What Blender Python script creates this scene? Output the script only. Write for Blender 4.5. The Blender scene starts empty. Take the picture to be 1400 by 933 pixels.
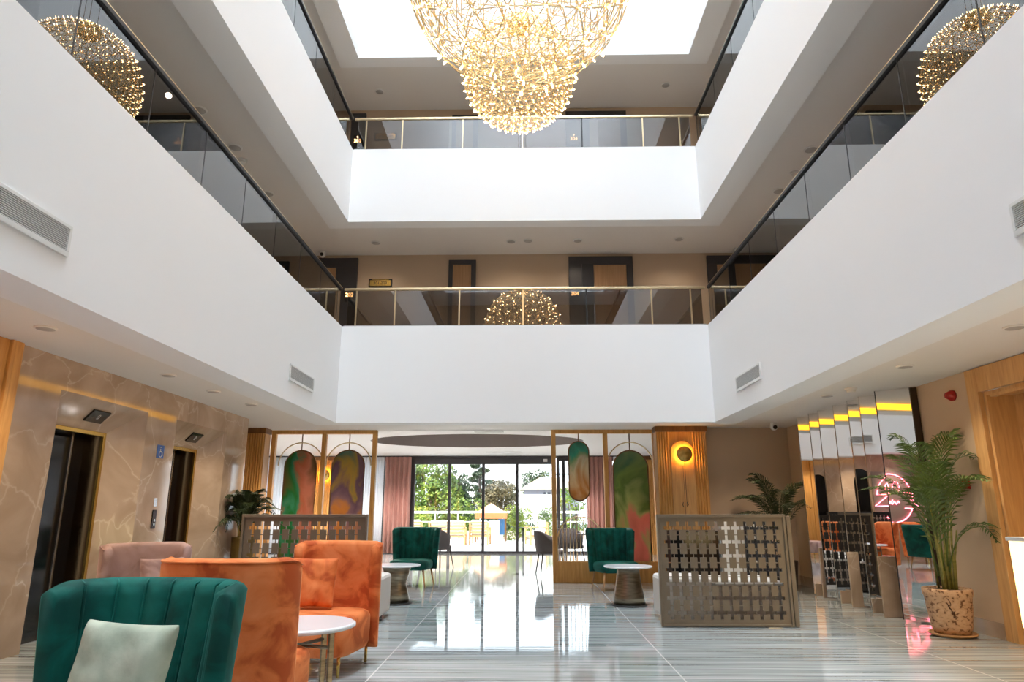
import bpy, bmesh, math, random
from mathutils import Vector, Matrix, noise
S = bpy.context.scene
COL = S.collection
PI = math.pi
# ------------------------------------------------------------------ camera, world, lights, exposure
PITCH = math.atan(231/933.3); YAW = math.radians(1.0725)
cd = bpy.data.cameras.new('camera'); cam = bpy.data.objects.new('camera', cd); COL.objects.link(cam)
cd.sensor_width = 36; cd.lens = 24.0; cd.clip_end = 300
cam.location = (0, 0, 1.25); cam.rotation_euler = (PI/2 + PITCH, 0, YAW)
S.camera = cam
S.view_settings.view_transform = 'Standard'; S.view_settings.look = 'None'
S.view_settings.gamma = 1; S.view_settings.use_curve_mapping = False
S.view_settings.exposure = 0.82
w = bpy.data.worlds.new('world'); S.world = w; w.use_nodes = True
bg = w.node_tree.nodes['Background']; bg.inputs[0].default_value = (0.80, 0.90, 1.0, 1); bg.inputs[1].default_value = 2.3
def lamp(name, kind, loc, energy, color=(1, 1, 1), size=None, size_y=None, rot=(0, 0, 0), **k):
    d = bpy.data.lights.new(name, kind); d.energy = energy; d.color = color
    if kind == 'AREA':
        d.shape = 'RECTANGLE'; d.size = size; d.size_y = size_y or size
    elif size is not None and kind != 'SUN': d.shadow_soft_size = size
    for a, b in k.items(): setattr(d, a, b)
    o = bpy.data.objects.new(name, d); o.location = loc; o.rotation_euler = rot; COL.objects.link(o); return o
lamp('sun', 'SUN', (0, 30, 20), 5.5, (1.0, 0.95, 0.88), rot=(math.radians(38), 0, math.radians(-55)), angle=0.01)
SKYL = lamp('skylight_daylight', 'AREA', (0, 4.0, 31.8), 3700, (0.80, 0.90, 1.0), size=5.7, size_y=13.4)
# added warm fill spots in aisles, galleries and lounge; the ceiling fittings are unlit
def fill_spot(x, y, z, e, c=(1, .84, .66)): lamp('fill_spot', 'SPOT', (x, y, z-.03), e*4, c, size=.06, spot_size=math.radians(145), spot_blend=1.0)
for x_, ys_ in ((-3.95, (1.5, 3.2, 5.33, 7.35, 9.51, 11.6)), (3.97, (1.5, 3.2, 5.45, 7.02, 8.9, 10.9))):
    for y_ in ys_: lamp('fill_spot', 'SPOT', (x_, y_, 2.67), 80, (1, .84, .64), size=.05, spot_size=math.radians(128), spot_blend=1.0)
for z_, e_ in ((6.14, 4.2), (9.38, 2.6)):
    for x_ in (-4.1, 4.05):
        for y_ in (10.0,): fill_spot(x_, y_, z_, e_)
    for x_ in (-2.8, -.24, 1.01, 2.89): fill_spot(x_, 12.02, z_, e_)
for x_ in (-6, -3.4, 1.2):
    for y_ in (14.4, 18.6): fill_spot(x_, y_, 2.83, 120, (1, .90, .84))  # added fill to brighten the lounge, no fitting modelled

# ------------------------------------------------------------------ materials
def newmat(name):
    m = bpy.data.materials.new(name); m.use_nodes = True
    nt = m.node_tree; return m, nt, nt.nodes['Principled BSDF']
def rgb(*c): return (c[0], c[1], c[2], 1)
def mat(name, col, rough=0.5, metal=0.0, spec=0.5, emis=None, es=0, bump=0, bscale=40, sheen=0, coat=0):
    m, nt, b = newmat(name)
    b.inputs['Base Color'].default_value = rgb(*col); b.inputs['Roughness'].default_value = rough
    b.inputs['Metallic'].default_value = metal; b.inputs['Specular IOR Level'].default_value = spec
    if sheen: b.inputs['Sheen Weight'].default_value = sheen; b.inputs['Sheen Roughness'].default_value = 0.4; b.inputs['Sheen Tint'].default_value = rgb(*[min(1, c*2+.1) for c in col])
    if coat: b.inputs['Coat Weight'].default_value = coat; b.inputs['Coat Roughness'].default_value = 0.03
    if emis: b.inputs['Emission Color'].default_value = rgb(*emis); b.inputs['Emission Strength'].default_value = es
    if bump:
        n = nt.nodes.new('ShaderNodeTexNoise'); n.inputs['Scale'].default_value = bscale; n.inputs['Detail'].default_value = 4
        c = nt.nodes.new('ShaderNodeTexCoord'); nt.links.new(c.outputs['Object'], n.inputs['Vector'])
        bp = nt.nodes.new('ShaderNodeBump'); bp.inputs['Strength'].default_value = bump; bp.inputs['Distance'].default_value = 0.01
        nt.links.new(n.outputs['Fac'], bp.inputs['Height']); nt.links.new(bp.outputs['Normal'], b.inputs['Normal'])
    return m
def noisemat(name, stops, scale=5, stretch=(1, 1, 1), rough=0.5, detail=6, dist=0.0, metal=0, spec=0.5, sheen=0, bump=0, rvar=None, coat=0):
    m, nt, b = newmat(name); L = nt.links.new
    tc = nt.nodes.new('ShaderNodeTexCoord'); mp = nt.nodes.new('ShaderNodeMapping'); mp.inputs['Scale'].default_value = stretch
    n = nt.nodes.new('ShaderNodeTexNoise'); n.inputs['Scale'].default_value = scale; n.inputs['Detail'].default_value = detail; n.inputs['Distortion'].default_value = dist
    r = nt.nodes.new('ShaderNodeValToRGB')
    els = r.color_ramp.elements
    while len(els) < len(stops): els.new(0.5)
    for e, (p, c) in zip(els, stops): e.position = p; e.color = rgb(*c)
    L(tc.outputs['Object'], mp.inputs['Vector']); L(mp.outputs['Vector'], n.inputs['Vector']); L(n.outputs['Fac'], r.inputs['Fac']); L(r.outputs['Color'], b.inputs['Base Color'])
    b.inputs['Roughness'].default_value = rough; b.inputs['Metallic'].default_value = metal; b.inputs['Specular IOR Level'].default_value = spec
    if sheen: b.inputs['Sheen Weight'].default_value = sheen; b.inputs['Sheen Roughness'].default_value = 0.35; b.inputs['Sheen Tint'].default_value = rgb(*[min(1, c*1.6+.05) for c in stops[-1][1]])
    if coat: b.inputs['Coat Weight'].default_value = coat; b.inputs['Coat Roughness'].default_value = 0.05
    if bump:
        bp = nt.nodes.new('ShaderNodeBump'); bp.inputs['Strength'].default_value = bump; bp.inputs['Distance'].default_value = 0.01
        L(n.outputs['Fac'], bp.inputs['Height']); L(bp.outputs['Normal'], b.inputs['Normal'])
    return m
def marble(name, a, b_, vein, rough=0.07, scale=1.6):
    m, nt, b = newmat(name); L = nt.links.new; N = nt.nodes.new
    tc = N('ShaderNodeTexCoord')
    n1 = N('ShaderNodeTexNoise'); n1.inputs['Scale'].default_value = scale; n1.inputs['Detail'].default_value = 9; n1.inputs['Distortion'].default_value = 1.2
    r1 = N('ShaderNodeValToRGB'); r1.color_ramp.elements[0].position = .3; r1.color_ramp.elements[0].color = rgb(*a); r1.color_ramp.elements[1].position = .7; r1.color_ramp.elements[1].color = rgb(*b_)
    L(tc.outputs['Object'], n1.inputs['Vector']); L(n1.outputs['Fac'], r1.inputs['Fac'])
    ad = N('ShaderNodeVectorMath'); ad.operation = 'MULTIPLY_ADD'; ad.inputs[1].default_value = (.55, .55, .55)
    L(n1.outputs['Color'], ad.inputs[0]); L(tc.outputs['Object'], ad.inputs[2])
    v = N('ShaderNodeTexVoronoi'); v.feature = 'DISTANCE_TO_EDGE'; v.inputs['Scale'].default_value = 1.3; L(ad.outputs[0], v.inputs['Vector'])
    r2 = N('ShaderNodeValToRGB'); r2.color_ramp.elements[0].color = (1, 1, 1, 1); r2.color_ramp.elements[0].position = 0.0; r2.color_ramp.elements[1].color = (0, 0, 0, 1); r2.color_ramp.elements[1].position = .02
    L(v.outputs['Distance'], r2.inputs['Fac'])
    n2 = N('ShaderNodeTexNoise'); n2.inputs['Scale'].default_value = 2.3; L(tc.outputs['Object'], n2.inputs['Vector'])
    mu = N('ShaderNodeMath'); mu.operation = 'MULTIPLY'; L(r2.outputs['Color'], mu.inputs[0]); L(n2.outputs['Fac'], mu.inputs[1])
    mx = N('ShaderNodeMix'); mx.data_type = 'RGBA'; L(mu.outputs[0], mx.inputs['Factor']); L(r1.outputs['Color'], mx.inputs['A']); mx.inputs['B'].default_value = rgb(*vein)
    L(mx.outputs['Result'], b.inputs['Base Color']); b.inputs['Roughness'].default_value = rough; b.inputs['Specular IOR Level'].default_value = .6
    return m
def wood(name, a, b_, rough=0.4, stretch=(9, 9, .7), spec=.4):
    return noisemat(name, [(.3, a), (.7, b_)], scale=3.0, stretch=stretch, rough=rough, detail=8, dist=.8, spec=spec)
def glassmat(name, tint, refl, rough=0.0, ior=1.5):
    m, nt, b = newmat(name); nt.nodes.remove(b); N = nt.nodes.new; L = nt.links.new
    out = [n for n in nt.nodes if n.type == 'OUTPUT_MATERIAL'][0]
    t = N('ShaderNodeBsdfTransparent'); t.inputs[0].default_value = rgb(*tint)
    g = N('ShaderNodeBsdfGlossy'); g.inputs['Roughness'].default_value = rough; g.inputs[0].default_value = (1, 1, 1, 1)
    f = N('ShaderNodeFresnel'); f.inputs[0].default_value = ior
    ma = N('ShaderNodeMath'); ma.operation = 'MULTIPLY_ADD'; ma.inputs[1].default_value = 1 - refl; ma.inputs[2].default_value = refl; ma.use_clamp = True
    mx = N('ShaderNodeMixShader'); L(f.outputs[0], ma.inputs[0]); L(ma.outputs[0], mx.inputs[0]); L(t.outputs[0], mx.inputs[1]); L(g.outputs[0], mx.inputs[2]); L(mx.outputs[0], out.inputs[0])
    return m
WHITE = mat('white_plaster', (.87, .87, .87), .75, bump=.04, bscale=30)
CEIL = mat('ceiling_paint', (.80, .775, .745), .8)
CEILW = mat('lounge_ceiling_paint', (.80, .78, .77), .8)
BEIGE = mat('beige_paint', (.56, .425, .30), .7, bump=.05)
WOOD = wood('honey_oak', (.50, .24, .06), (.70, .38, .12))
WOODL = wood('light_oak', (.50, .27, .10), (.66, .39, .16))
WOODD = wood('walnut', (.13, .055, .016), (.22, .10, .03))
DOORW = wood('door_veneer', (.40, .23, .11), (.50, .30, .16), stretch=(14, 14, .5))
LEGW = mat('beech_leg', (.50, .26, .10), .4)
MARB = marble('brown_marble', (.36, .265, .19), (.52, .405, .31), (.66, .56, .46))
DARK = mat('dark_frame', (.045, .043, .048), .4)
BLACK = mat('black_gloss', (.006, .006, .007), .08)
BLACKM = mat('black_matt', (.012, .012, .014), .5)
GOLD = mat('brass', (.72, .48, .13), .25, 1)
GOLDL = mat('pale_brass', (.72, .58, .36), .3, 1)
BRONZE = noisemat('brushed_bronze', [(.35, (.20, .16, .11)), (.65, (.34, .29, .21))], 6, (1, 1, 6), .3, metal=1)
STEEL = mat('steel', (.62, .62, .62), .25, 1)
MIRROR = mat('mirror_glass', (.78, .76, .74), .008, 1)
SMOKE = glassmat('smoked_glass', (.50, .48, .47), .10, ior=1.55)
CLEAR = glassmat('window_glass', (.96, .98, .98), .02)
SCREENM = mat('lattice_bronze_paint', (.19, .15, .105), .38, .35)
LED = mat('gold_led', (1, .6, .05), .5, emis=(1.0, .46, .025), es=1.6)
CHW = mat('chandelier_brass', (.86, .66, .36), .25, 1)
BULB = mat('warm_bulb', (1, .85, .6), .4, emis=(1.0, .66, .32), es=18)
NEON = mat('pink_neon', (1, .2, .3), .4, emis=(1.0, .16, .24), es=7)
ONYX = mat('backlit_onyx', (1, .85, .55), .3, emis=(1.0, .74, .32), es=1.3)
RED = mat('red_plastic', (.35, .012, .012), .25)
WPLAST = mat('white_plastic', (.75, .75, .73), .4)
GREYP = mat('grey_grille', (.42, .41, .40), .6)
SLOT = mat('vent_shadow', (.03, .028, .026), .8)
TOPW = mat('white_tabletop', (.82, .84, .85), .15)
CREAM = mat('cream_boucle', (.62, .58, .53), .9, bump=.3, bscale=120)
CURT = noisemat('rose_curtain', [(.3, (.46, .23, .19)), (.7, (.58, .32, .27))], 3, (1, 1, .2), .85)
def translucent(name, c, f):
    m, nt, b = newmat(name); N = nt.nodes.new; L = nt.links.new
    out = [n for n in nt.nodes if n.type == 'OUTPUT_MATERIAL'][0]
    t = N('ShaderNodeBsdfTranslucent'); t.inputs[0].default_value = rgb(*c); b.inputs['Base Color'].default_value = rgb(*c); b.inputs['Roughness'].default_value = .9
    mx = N('ShaderNodeMixShader'); mx.inputs[0].default_value = f; L(b.outputs[0], mx.inputs[1]); L(t.outputs[0], mx.inputs[2]); L(mx.outputs[0], out.inputs[0]); return m
SHEER = translucent('sheer_voile', (.93, .93, .95), .65)
def velvet(name, d, m_, l): return noisemat(name, [(.40, d), (.50, m_), (.66, l)], 4.0, (1, 1, 1.2), .75, detail=11, dist=.7, spec=.25, sheen=.6)
GREEN = velvet('green_velvet', (.0, .050, .040), (.0, .085, .066), (.004, .13, .10))
ORANGE = velvet('orange_velvet', (.50, .09, .02), (.74, .19, .05), (.84, .27, .09))
MAUVE = velvet('mauve_velvet', (.30, .18, .15), (.42, .27, .23), (.48, .32, .28))
LINEN = noisemat('sage_linen', [(.3, (.25, .30, .225)), (.7, (.50, .54, .42))], 7, (1, 1, 1), .95, detail=15, bump=.8)
CHARC = mat('charcoal_fabric', (.06, .055, .058), .8, sheen=.3)
BROWNF = mat('brown_fabric', (.10, .055, .04), .8)
TERRA = noisemat('terracotta', [(.38, (.18, .085, .04)), (.44, (.56, .35, .20)), (.75, (.66, .44, .28))], 26, (1, 1, 1.4), .75, detail=9, bump=.5)
SOIL = mat('potting_soil', (.05, .03, .018), .95, bump=.8, bscale=60)
FROND = noisemat('palm_green', [(.3, (.04, .085, .012)), (.7, (.11, .17, .03))], 6, rough=.45)
FRONDD = noisemat('dark_palm_green', [(.3, (.015, .03, .008)), (.7, (.05, .07, .02))], 6, rough=.5)
CANE = noisemat('palm_cane', [(.3, (.16, .17, .03)), (.7, (.34, .30, .08))], 4, (1, 1, 8), .5)
POTG = mat('olive_pot', (.16, .10, .02), .5)
POTD = mat('dark_pot', (.05, .035, .028), .5)
def floor_mat():
    m, nt, b = newmat('striped_marble_tile'); N = nt.nodes.new; L = nt.links.new
    tc = N('ShaderNodeTexCoord')
    mp = N('ShaderNodeMapping'); mp.inputs['Scale'].default_value = (.22, 9, 1); L(tc.outputs['Object'], mp.inputs[0])
    n = N('ShaderNodeTexNoise'); n.inputs['Scale'].default_value = 2.6; n.inputs['Detail'].default_value = 9; n.inputs['Distortion'].default_value = .4; L(mp.outputs[0], n.inputs[0])
    r = N('ShaderNodeValToRGB'); e = r.color_ramp.elements; e[0].position = .33; e[0].color = rgb(.16, .185, .18); e[1].position = .70; e[1].color = rgb(.54, .56, .55)
    k = e.new(.46); k.color = rgb(.31, .34, .335); k = e.new(.55); k.color = rgb(.40, .43, .42)
    L(n.outputs['Fac'], r.inputs[0])
    n3 = N('ShaderNodeTexNoise'); n3.inputs['Scale'].default_value = .35; L(tc.outputs['Object'], n3.inputs[0])
    mw = N('ShaderNodeMix'); mw.data_type = 'RGBA'; mw.blend_type = 'MULTIPLY'; L(n3.outputs['Fac'], mw.inputs['Factor']); L(r.outputs[0], mw.inputs['A']); mw.inputs['B'].default_value = rgb(.93, .95, 1)
    br = N('ShaderNodeTexBrick'); br.offset = 0; br.inputs['Scale'].default_value = 1; br.inputs['Mortar Size'].default_value = .006; br.inputs['Brick Width'].default_value = 2.4; br.inputs['Row Height'].default_value = 1.2; br.inputs['Mortar Smooth'].default_value = 0
    br.inputs['Color1'].default_value = (0, 0, 0, 1); br.inputs['Color2'].default_value = (0, 0, 0, 1); br.inputs['Mortar'].default_value = (1, 1, 1, 1)
    m2 = N('ShaderNodeMapping'); m2.inputs['Location'].default_value = (1.2, .3, 0); L(tc.outputs['Object'], m2.inputs[0]); L(m2.outputs[0], br.inputs[0])
    mx = N('ShaderNodeMix'); mx.data_type = 'RGBA'; L(br.outputs['Color'], mx.inputs['Factor']); L(mw.outputs['Result'], mx.inputs['A']); mx.inputs['B'].default_value = rgb(.62, .62, .60)
    L(mx.outputs['Result'], b.inputs['Base Color'])
    b.inputs['Roughness'].default_value = .045; b.inputs['Specular IOR Level'].default_value = .9; b.inputs['IOR'].default_value = 1.6
    n4 = N('ShaderNodeTexNoise'); n4.inputs['Scale'].default_value = 1.4; L(mp.outputs[0], n4.inputs[0])
    bp = N('ShaderNodeBump'); bp.inputs['Strength'].default_value = .05; bp.inputs['Distance'].default_value = .01; L(n4.outputs[0], bp.inputs['Height']); L(bp.outputs[0], b.inputs['Normal'])
    return m
FLOOR = floor_mat()

# ------------------------------------------------------------------ geometry helpers
class MB:
    def __init__(s): s.b = bmesh.new()
    def poly(s, pts, mi=0):
        f = s.b.faces.new([s.b.verts.new(p) for p in pts]); f.material_index = mi; return f
    def box(s, x0, x1, y0, y1, z0, z1, mi=0):
        x0, x1 = min(x0, x1), max(x0, x1); y0, y1 = min(y0, y1), max(y0, y1); z0, z1 = min(z0, z1), max(z0, z1)
        v = [s.b.verts.new(p) for p in ((x0,y0,z0),(x1,y0,z0),(x1,y1,z0),(x0,y1,z0),(x0,y0,z1),(x1,y0,z1),(x1,y1,z1),(x0,y1,z1))]
        for q in ((0,3,2,1),(4,5,6,7),(0,1,5,4),(1,2,6,5),(2,3,7,6),(3,0,4,7)):
            s.b.faces.new([v[i] for i in q]).material_index = mi
        return s
    def loft(s, rings, cap=True, close=True, mi=0, smooth=True):
        R = [[s.b.verts.new(p) for p in r] for r in rings]; n = len(R[0])
        for a, b in zip(R, R[1:]):
            for i in range(n if close else n-1):
                j = (i+1) % n
                try: f = s.b.faces.new((a[i], a[j], b[j], b[i])); f.smooth = smooth; f.material_index = mi
                except ValueError: pass
        if cap:
            s.b.faces.new(R[0][::-1]).material_index = mi; s.b.faces.new(R[-1]).material_index = mi
        return s
    def lathe(s, prof, c=(0, 0, 0), n=32, cap=True, mi=0):
        return s.loft([[(c[0]+r*math.cos(2*PI*i/n), c[1]+r*math.sin(2*PI*i/n), c[2]+z) for i in range(n)] for r, z in prof], cap, mi=mi)
    def tube(s, pts, r, n=8, closed=False, cap=True, mi=0):
        P = [Vector(p) for p in pts]; m = len(P); rings = []; up = None
        rr = r if isinstance(r, (list, tuple)) else [r]*m
        for i in range(m):
            t = (P[(i+1) % m]-P[i-1]) if closed else (P[min(i+1, m-1)]-P[max(i-1, 0)])
            t.normalize()
            if up is None: up = Vector((0, 0, 1)) if abs(t.z) < .9 else Vector((1, 0, 0))
            u = (up - t*up.dot(t)); u.normalize(); v = t.cross(u); up = u
            rings.append([P[i]+(u*math.cos(2*PI*k/n)+v*math.sin(2*PI*k/n))*rr[i] for k in range(n)])
        if closed: rings.append(rings[0]); cap = False
        return s.loft(rings, cap, mi=mi)
    def prism(s, pts, axis, a, b, mi=0):
        def P(p, h):
            return {'x': (h, p[0], p[1]), 'y': (p[0], h, p[1]), 'z': (p[0], p[1], h)}[axis]
        return s.loft([[P(p, a) for p in pts], [P(p, b) for p in pts]], True, mi=mi, smooth=False)
    def build(s, name, mats, parent=None, bevel=0, sub=0, smooth=False, loc=None):
        bmesh.ops.recalc_face_normals(s.b, faces=s.b.faces)
        me = bpy.data.meshes.new(name); s.b.to_mesh(me); s.b.free()
        for m in (mats if isinstance(mats, (list, tuple)) else [mats]): me.materials.append(m)
        if smooth:
            for p in me.polygons: p.use_smooth = True
        o = bpy.data.objects.new(name, me); COL.objects.link(o)
        if loc: o.location = loc
        if parent: o.parent = parent
        if bevel:
            md = o.modifiers.new('b', 'BEVEL'); md.width = bevel; md.segments = 2; md.limit_method = 'ANGLE'
        if sub:
            md = o.modifiers.new('s', 'SUBSURF'); md.levels = sub; md.render_levels = sub
        return o
def bx(name, m, *a, parent=None, bevel=0, **k): return MB().box(*a).build(name, m, parent, bevel, **k)
def tag(o, label=None, cat=None, group=None):
    if label: o['label'] = label
    if cat: o['category'] = cat
    if group: o['group'] = group
    return o
def struct(o): o['kind'] = 'structure'; return o
def thing(name, label, cat, loc=(0, 0, 0), rz=0, group=None):
    o = bpy.data.objects.new(name, None); COL.objects.link(o); o.location = loc; o.rotation_euler = (0, 0, rz); o.empty_display_size = .1
    return tag(o, label, cat, group)
def dup(root, loc=None, rz=None, label=None, group=None):
    r = root.copy(); COL.objects.link(r)
    if loc is not None: r.location = loc
    if rz is not None: r.rotation_euler = (0, 0, rz)
    if label: r['label'] = label
    if group: r['group'] = group
    for ch in [o for o in root.children]:
        c = ch.copy(); COL.objects.link(c); c.parent = r
        for g in list(ch.children):
            d = g.copy(); COL.objects.link(d); d.parent = c
    return r
def text(name, s, size, m, parent, loc, rot, depth=.002):
    cu = bpy.data.curves.new(name, 'FONT'); cu.body = s; cu.size = size; cu.extrude = depth; cu.align_x = 'CENTER'; cu.align_y = 'CENTER'
    t = bpy.data.objects.new('tmp', cu); me = bpy.data.meshes.new_from_object(t); bpy.data.objects.remove(t)
    me.materials.clear(); me.materials.append(m)
    o = bpy.data.objects.new(name, me); COL.objects.link(o); o.parent = parent; o.location = loc; o.rotation_euler = rot; return o
def arc(cx, cz, r, a0, a1, n, y=0, rz=None):
    rz = rz or r
    return [(cx+r*math.cos(a0+(a1-a0)*i/n), y, cz+rz*math.sin(a0+(a1-a0)*i/n)) for i in range(n+1)]

# ------------------------------------------------------------------ SETTING
VX0, VX1, VY0, VY1 = -3.02, 3.01, -3.0, 10.85     # the void
SW = .40                                          # beam width on the sides
LW, RW = -4.52, 4.75
struct(bx('floor', FLOOR, -10, 8.5, -5, 21.2, -.12, 0))
# ground-floor ceilings around the void
m = MB(); m.box(-6.2, VX0-SW, -5, 12.85, 2.70, 2.9); m.box(VX1+SW, 6, -5, 12.85, 2.70, 2.9); m.box(VX0-SW, VX1+SW, VY1+.28, 12.85, 2.70, 2.9); m.box(VX0-SW, VX1+SW, -5, VY0-.3, 2.70, 2.9)
struct(m.build('ceiling', CEIL))
# parapet bands
def band(z0, z1, label, t=WHITE):
    for nm, a in (('trim_%d' % label, (VX0-SW, VX0, VY0-.3, VY1+.28, z0, z1)), ('trim_%d' % (label+1), (VX1, VX1+SW, VY0-.3, VY1+.28, z0, z1)),
                  ('trim_%d' % (label+2), (VX0, VX1, VY1, VY1+.28, z0, z1)), ('trim_%d' % (label+3), (VX0, VX1, VY0-.3, VY0, z0, z1))):
        struct(bx(nm, t, *a))
band(2.60, 4.20, 1); band(6.06, 7.44, 5); band(9.30, 32.0, 9)  # top band carried up out of view so the skylight falls more evenly
# corridor slabs
for i, (z0, z1) in enumerate(((3.3, 3.65), (6.16, 6.9), (9.40, 9.9))):
    m = MB(); m.box(-4.9, VX0-SW, -5, 12.75, z0, z1); m.box(VX1+SW, 4.9, -5, 12.75, z0, z1); m.box(VX0-SW, VX1+SW, VY1+.28, 12.75, z0, z1); m.box(VX0-SW, VX1+SW, -5, VY0-.3, z0, z1)
    struct(m.build('ceiling_%d' % (i+1), CEIL))
struct(bx('ceiling_roof', WHITE, -5.2, 5.2, -5.2, 13.2, 32.0, 32.2))  # unseen roof, set this high to spread the skylight more evenly
struct(bx('wall_back_upper', BEIGE, -5.1, 5.1, 12.7, 12.9, 2.9, 13))
struct(bx('wall_left_upper', BEIGE, -5.1, -4.9, -5, 12.7, 2.9, 13)); struct(bx('wall_right_upper', BEIGE, 4.9, 5.1, -5, 12.7, 2.9, 13))
struct(bx('wall_front', BEIGE, -6.2, 6, -5.2, -5, 0, 13))
# right wall with door recess
m = MB(); m.box(RW, RW+.2, 7.3, 12.7, 0, 2.7); m.box(RW, RW+.2, -5, 5.3, 0, 2.7); m.box(RW, RW+.2, 5.3, 7.3, 2.66, 2.7)
m.box(RW+.45, RW+.6, 5.1, 7.5, 0, 2.7); struct(m.build('wall_right', BEIGE))
m = MB(); m.box(3.2, 7.0, 12.5, 12.7, 0, 2.7); struct(m.build('wall_back_right', BEIGE))
struct(bx('baseboard_right', MARB, RW-.015, RW, 7.3, 12.5, 0, .15)); struct(bx('baseboard_back_right', MARB, 3.2, RW-.016, 12.485, 12.5, 0, .15))
# left wall: marble with two splayed lift portals
E1 = (6.50, 8.085, 6.82, 7.76); E2 = (8.775, 10.30, 9.09, 9.98); XI = -4.80
m = MB()
for a, b in ((5.86, E1[0]), (E1[1], E2[0]), (E2[1], 11.09)): m.box(LW-.6, LW, a, b, 0, 2.7)
for e in (E1, E2):
    m.box(LW-.6, LW, e[0], e[1], 2.39, 2.7)
    m.prism([(LW, e[0]), (XI, e[2]), (XI-.3, e[2]), (XI-.3, e[0])], 'z', 0, 2.39)
    m.prism([(LW, e[1]), (XI, e[3]), (XI-.3, e[3]), (XI-.3, e[1])], 'z', 0, 2.39)
    m.poly([(LW, e[0], 2.39), (LW, e[1], 2.39), (XI, e[3], 2.10), (XI, e[2], 2.10)])
    m.box(XI-.3, XI, e[2], e[3], 2.10, 2.39)
struct(m.build('wall_left', MARB))
m = MB(); m.box(LW-.6, LW, -5, 5.0, 0, 2.7); struct(m.build('wall_left_near', MARB))
m = MB(); m.box(LW-1.0, LW-.6, 11.0, 12.7, 0, 2.7); m.box(-5.3, -4.75, 12.5, 12.7, 0, 2.7); struct(m.build('wall_left_far', BEIGE))
struct(bx('wall_left_lounge', BEIGE, -10, -9.8, 12.7, 21.2, 0, 3)); struct(bx('wall_right_lounge', BEIGE, 7, 7.2, 12.7, 21.2, 0, 3)); struct(bx('wall_left_return', BEIGE, -10, -5.52, 12.7, 12.85, 0, 3))
# wooden near left door casing
m = MB(); m.box(LW-.5, LW+.05, 5.0, 5.14, 0, 2.70); m.box(LW-.5, LW+.05, 5.72, 5.86, 0, 2.70); m.box(LW-.5, LW+.02, 5.14, 5.72, 0, 2.7); struct(m.build('trim_20', WOOD, bevel=.006))
# lounge ceiling with oval recess (a ring of faces around an ellipse and its riser)
LC = 2.85; cxo, cyo, ao, bo = -1.15, 16.5, 2.55, 1.65
m = MB(); N = 64
E = [(cxo+ao*math.cos(2*PI*i/N), cyo+bo*math.sin(2*PI*i/N)) for i in range(N)]
x0, x1, y0, y1 = -9.9, 7.1, 12.85, 21.2
def onrect(px, py):
    dx, dy = px-cxo, py-cyo; t = 1e9
    if dx > 0: t = min(t, (x1-cxo)/dx)
    if dx < 0: t = min(t, (x0-cxo)/dx)
    if dy > 0: t = min(t, (y1-cyo)/dy)
    if dy < 0: t = min(t, (y0-cyo)/dy)
    return (cxo+dx*t, cyo+dy*t)
for i in range(N):
    a, b = E[i], E[(i+1) % N]; A, B = onrect(*a), onrect(*b)
    m.poly([(a[0], a[1], LC), (b[0], b[1], LC), (B[0], B[1], LC), (A[0], A[1], LC)])
    if abs(A[0]-B[0]) > 1e-4 and abs(A[1]-B[1]) > 1e-4:
        cx_ = x1 if max(A[0], B[0]) > x1-1e-3 else x0; cy_ = y1 if max(A[1], B[1]) > y1-1e-3 else y0
        m.poly([(A[0], A[1], LC), (B[0], B[1], LC), (cx_, cy_, LC)])
    m.poly([(a[0], a[1], LC), (b[0], b[1], LC), (b[0], b[1], LC+.35), (a[0], a[1], LC+.35)], 2)
m.poly([(p[0], p[1], LC+.35) for p in E], 1)
struct(m.build('ceiling_lounge', [CEILW, mat('recess_brown', (.11, .09, .09), .6), mat('recess_edge', (.36, .32, .31), .6)]))
struct(bx('trim_21', CEILW, -6.2, 7, 12.78, 12.86, 2.70, 3.0)); struct(bx('ceiling_lounge_roof', WHITE, -10, 7.2, 12.86, 21.3, 3.25, 3.4))
# window wall: header + right and left piers
m = MB(); m.box(-9.8, 7, 21.0, 21.2, 2.79, 3.2, 0); struct(m.build('wall_back_lintel', DARK))
def frame_y(name, xs, y, z0, z1, th, transoms=(), m_=DARK, glass=True, hb=.10, tx=None):
    f = MB()
    for x in xs: f.box(x-th/2, x+th/2, y-.04, y+.04, z0, z1)
    f.box(xs[0]-th/2, xs[-1]+th/2, y-.05, y+.05, z1-hb, z1); f.box(xs[0]-th/2, xs[-1]+th/2, y-.05, y+.05, z0, z0+.06)
    for z in transoms: f.box((tx or xs)[0], (tx or xs)[-1], y-.03, y+.03, z-.02, z+.02)
    o = struct(f.build(name, m_, bevel=.004))
    if glass:
        for a, b in zip(xs, xs[1:]): bx('pane', CLEAR, a+th/2, b-th/2, y-.004, y+.004, z0+.06, z1-hb, parent=o)
    return o
frame_y('window_1', (-7.9, -6.6), 21.1, 0, 2.8, .07); frame_y('window_2', (-5.35, -4.3, -3.43), 21.1, 0, 2.8, .07)
d1 = frame_y('door_1', (-3.38, -2.29, -1.26, -.24, .87), 21.1, 0, 2.80, .085, hb=.20)
frame_y('window_3', (1.0, 1.17, 3.32), 21.1, 0, 2.8, .09, transoms=(2.3,), tx=(.9, 2.2)); frame_y('window_4', (3.9, 5.5), 21.1, 0, 2.8, .07)
m = MB(); m.box(-9.8, -7.95, 21.0, 21.2, 0, 2.8); m.box(5.55, 7, 21.0, 21.2, 0, 2.8); struct(m.build('wall_back_piers', BEIGE))
sn = MB(); sn.box(-.06, .06, -.03, .03, -.04, .04); tag(sn.build('door_sensor', WPLAST, loc=(.62, 21.02, 2.71)), 'small pale sensor box on the dark header above the sliding doors', 'sensor')

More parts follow.
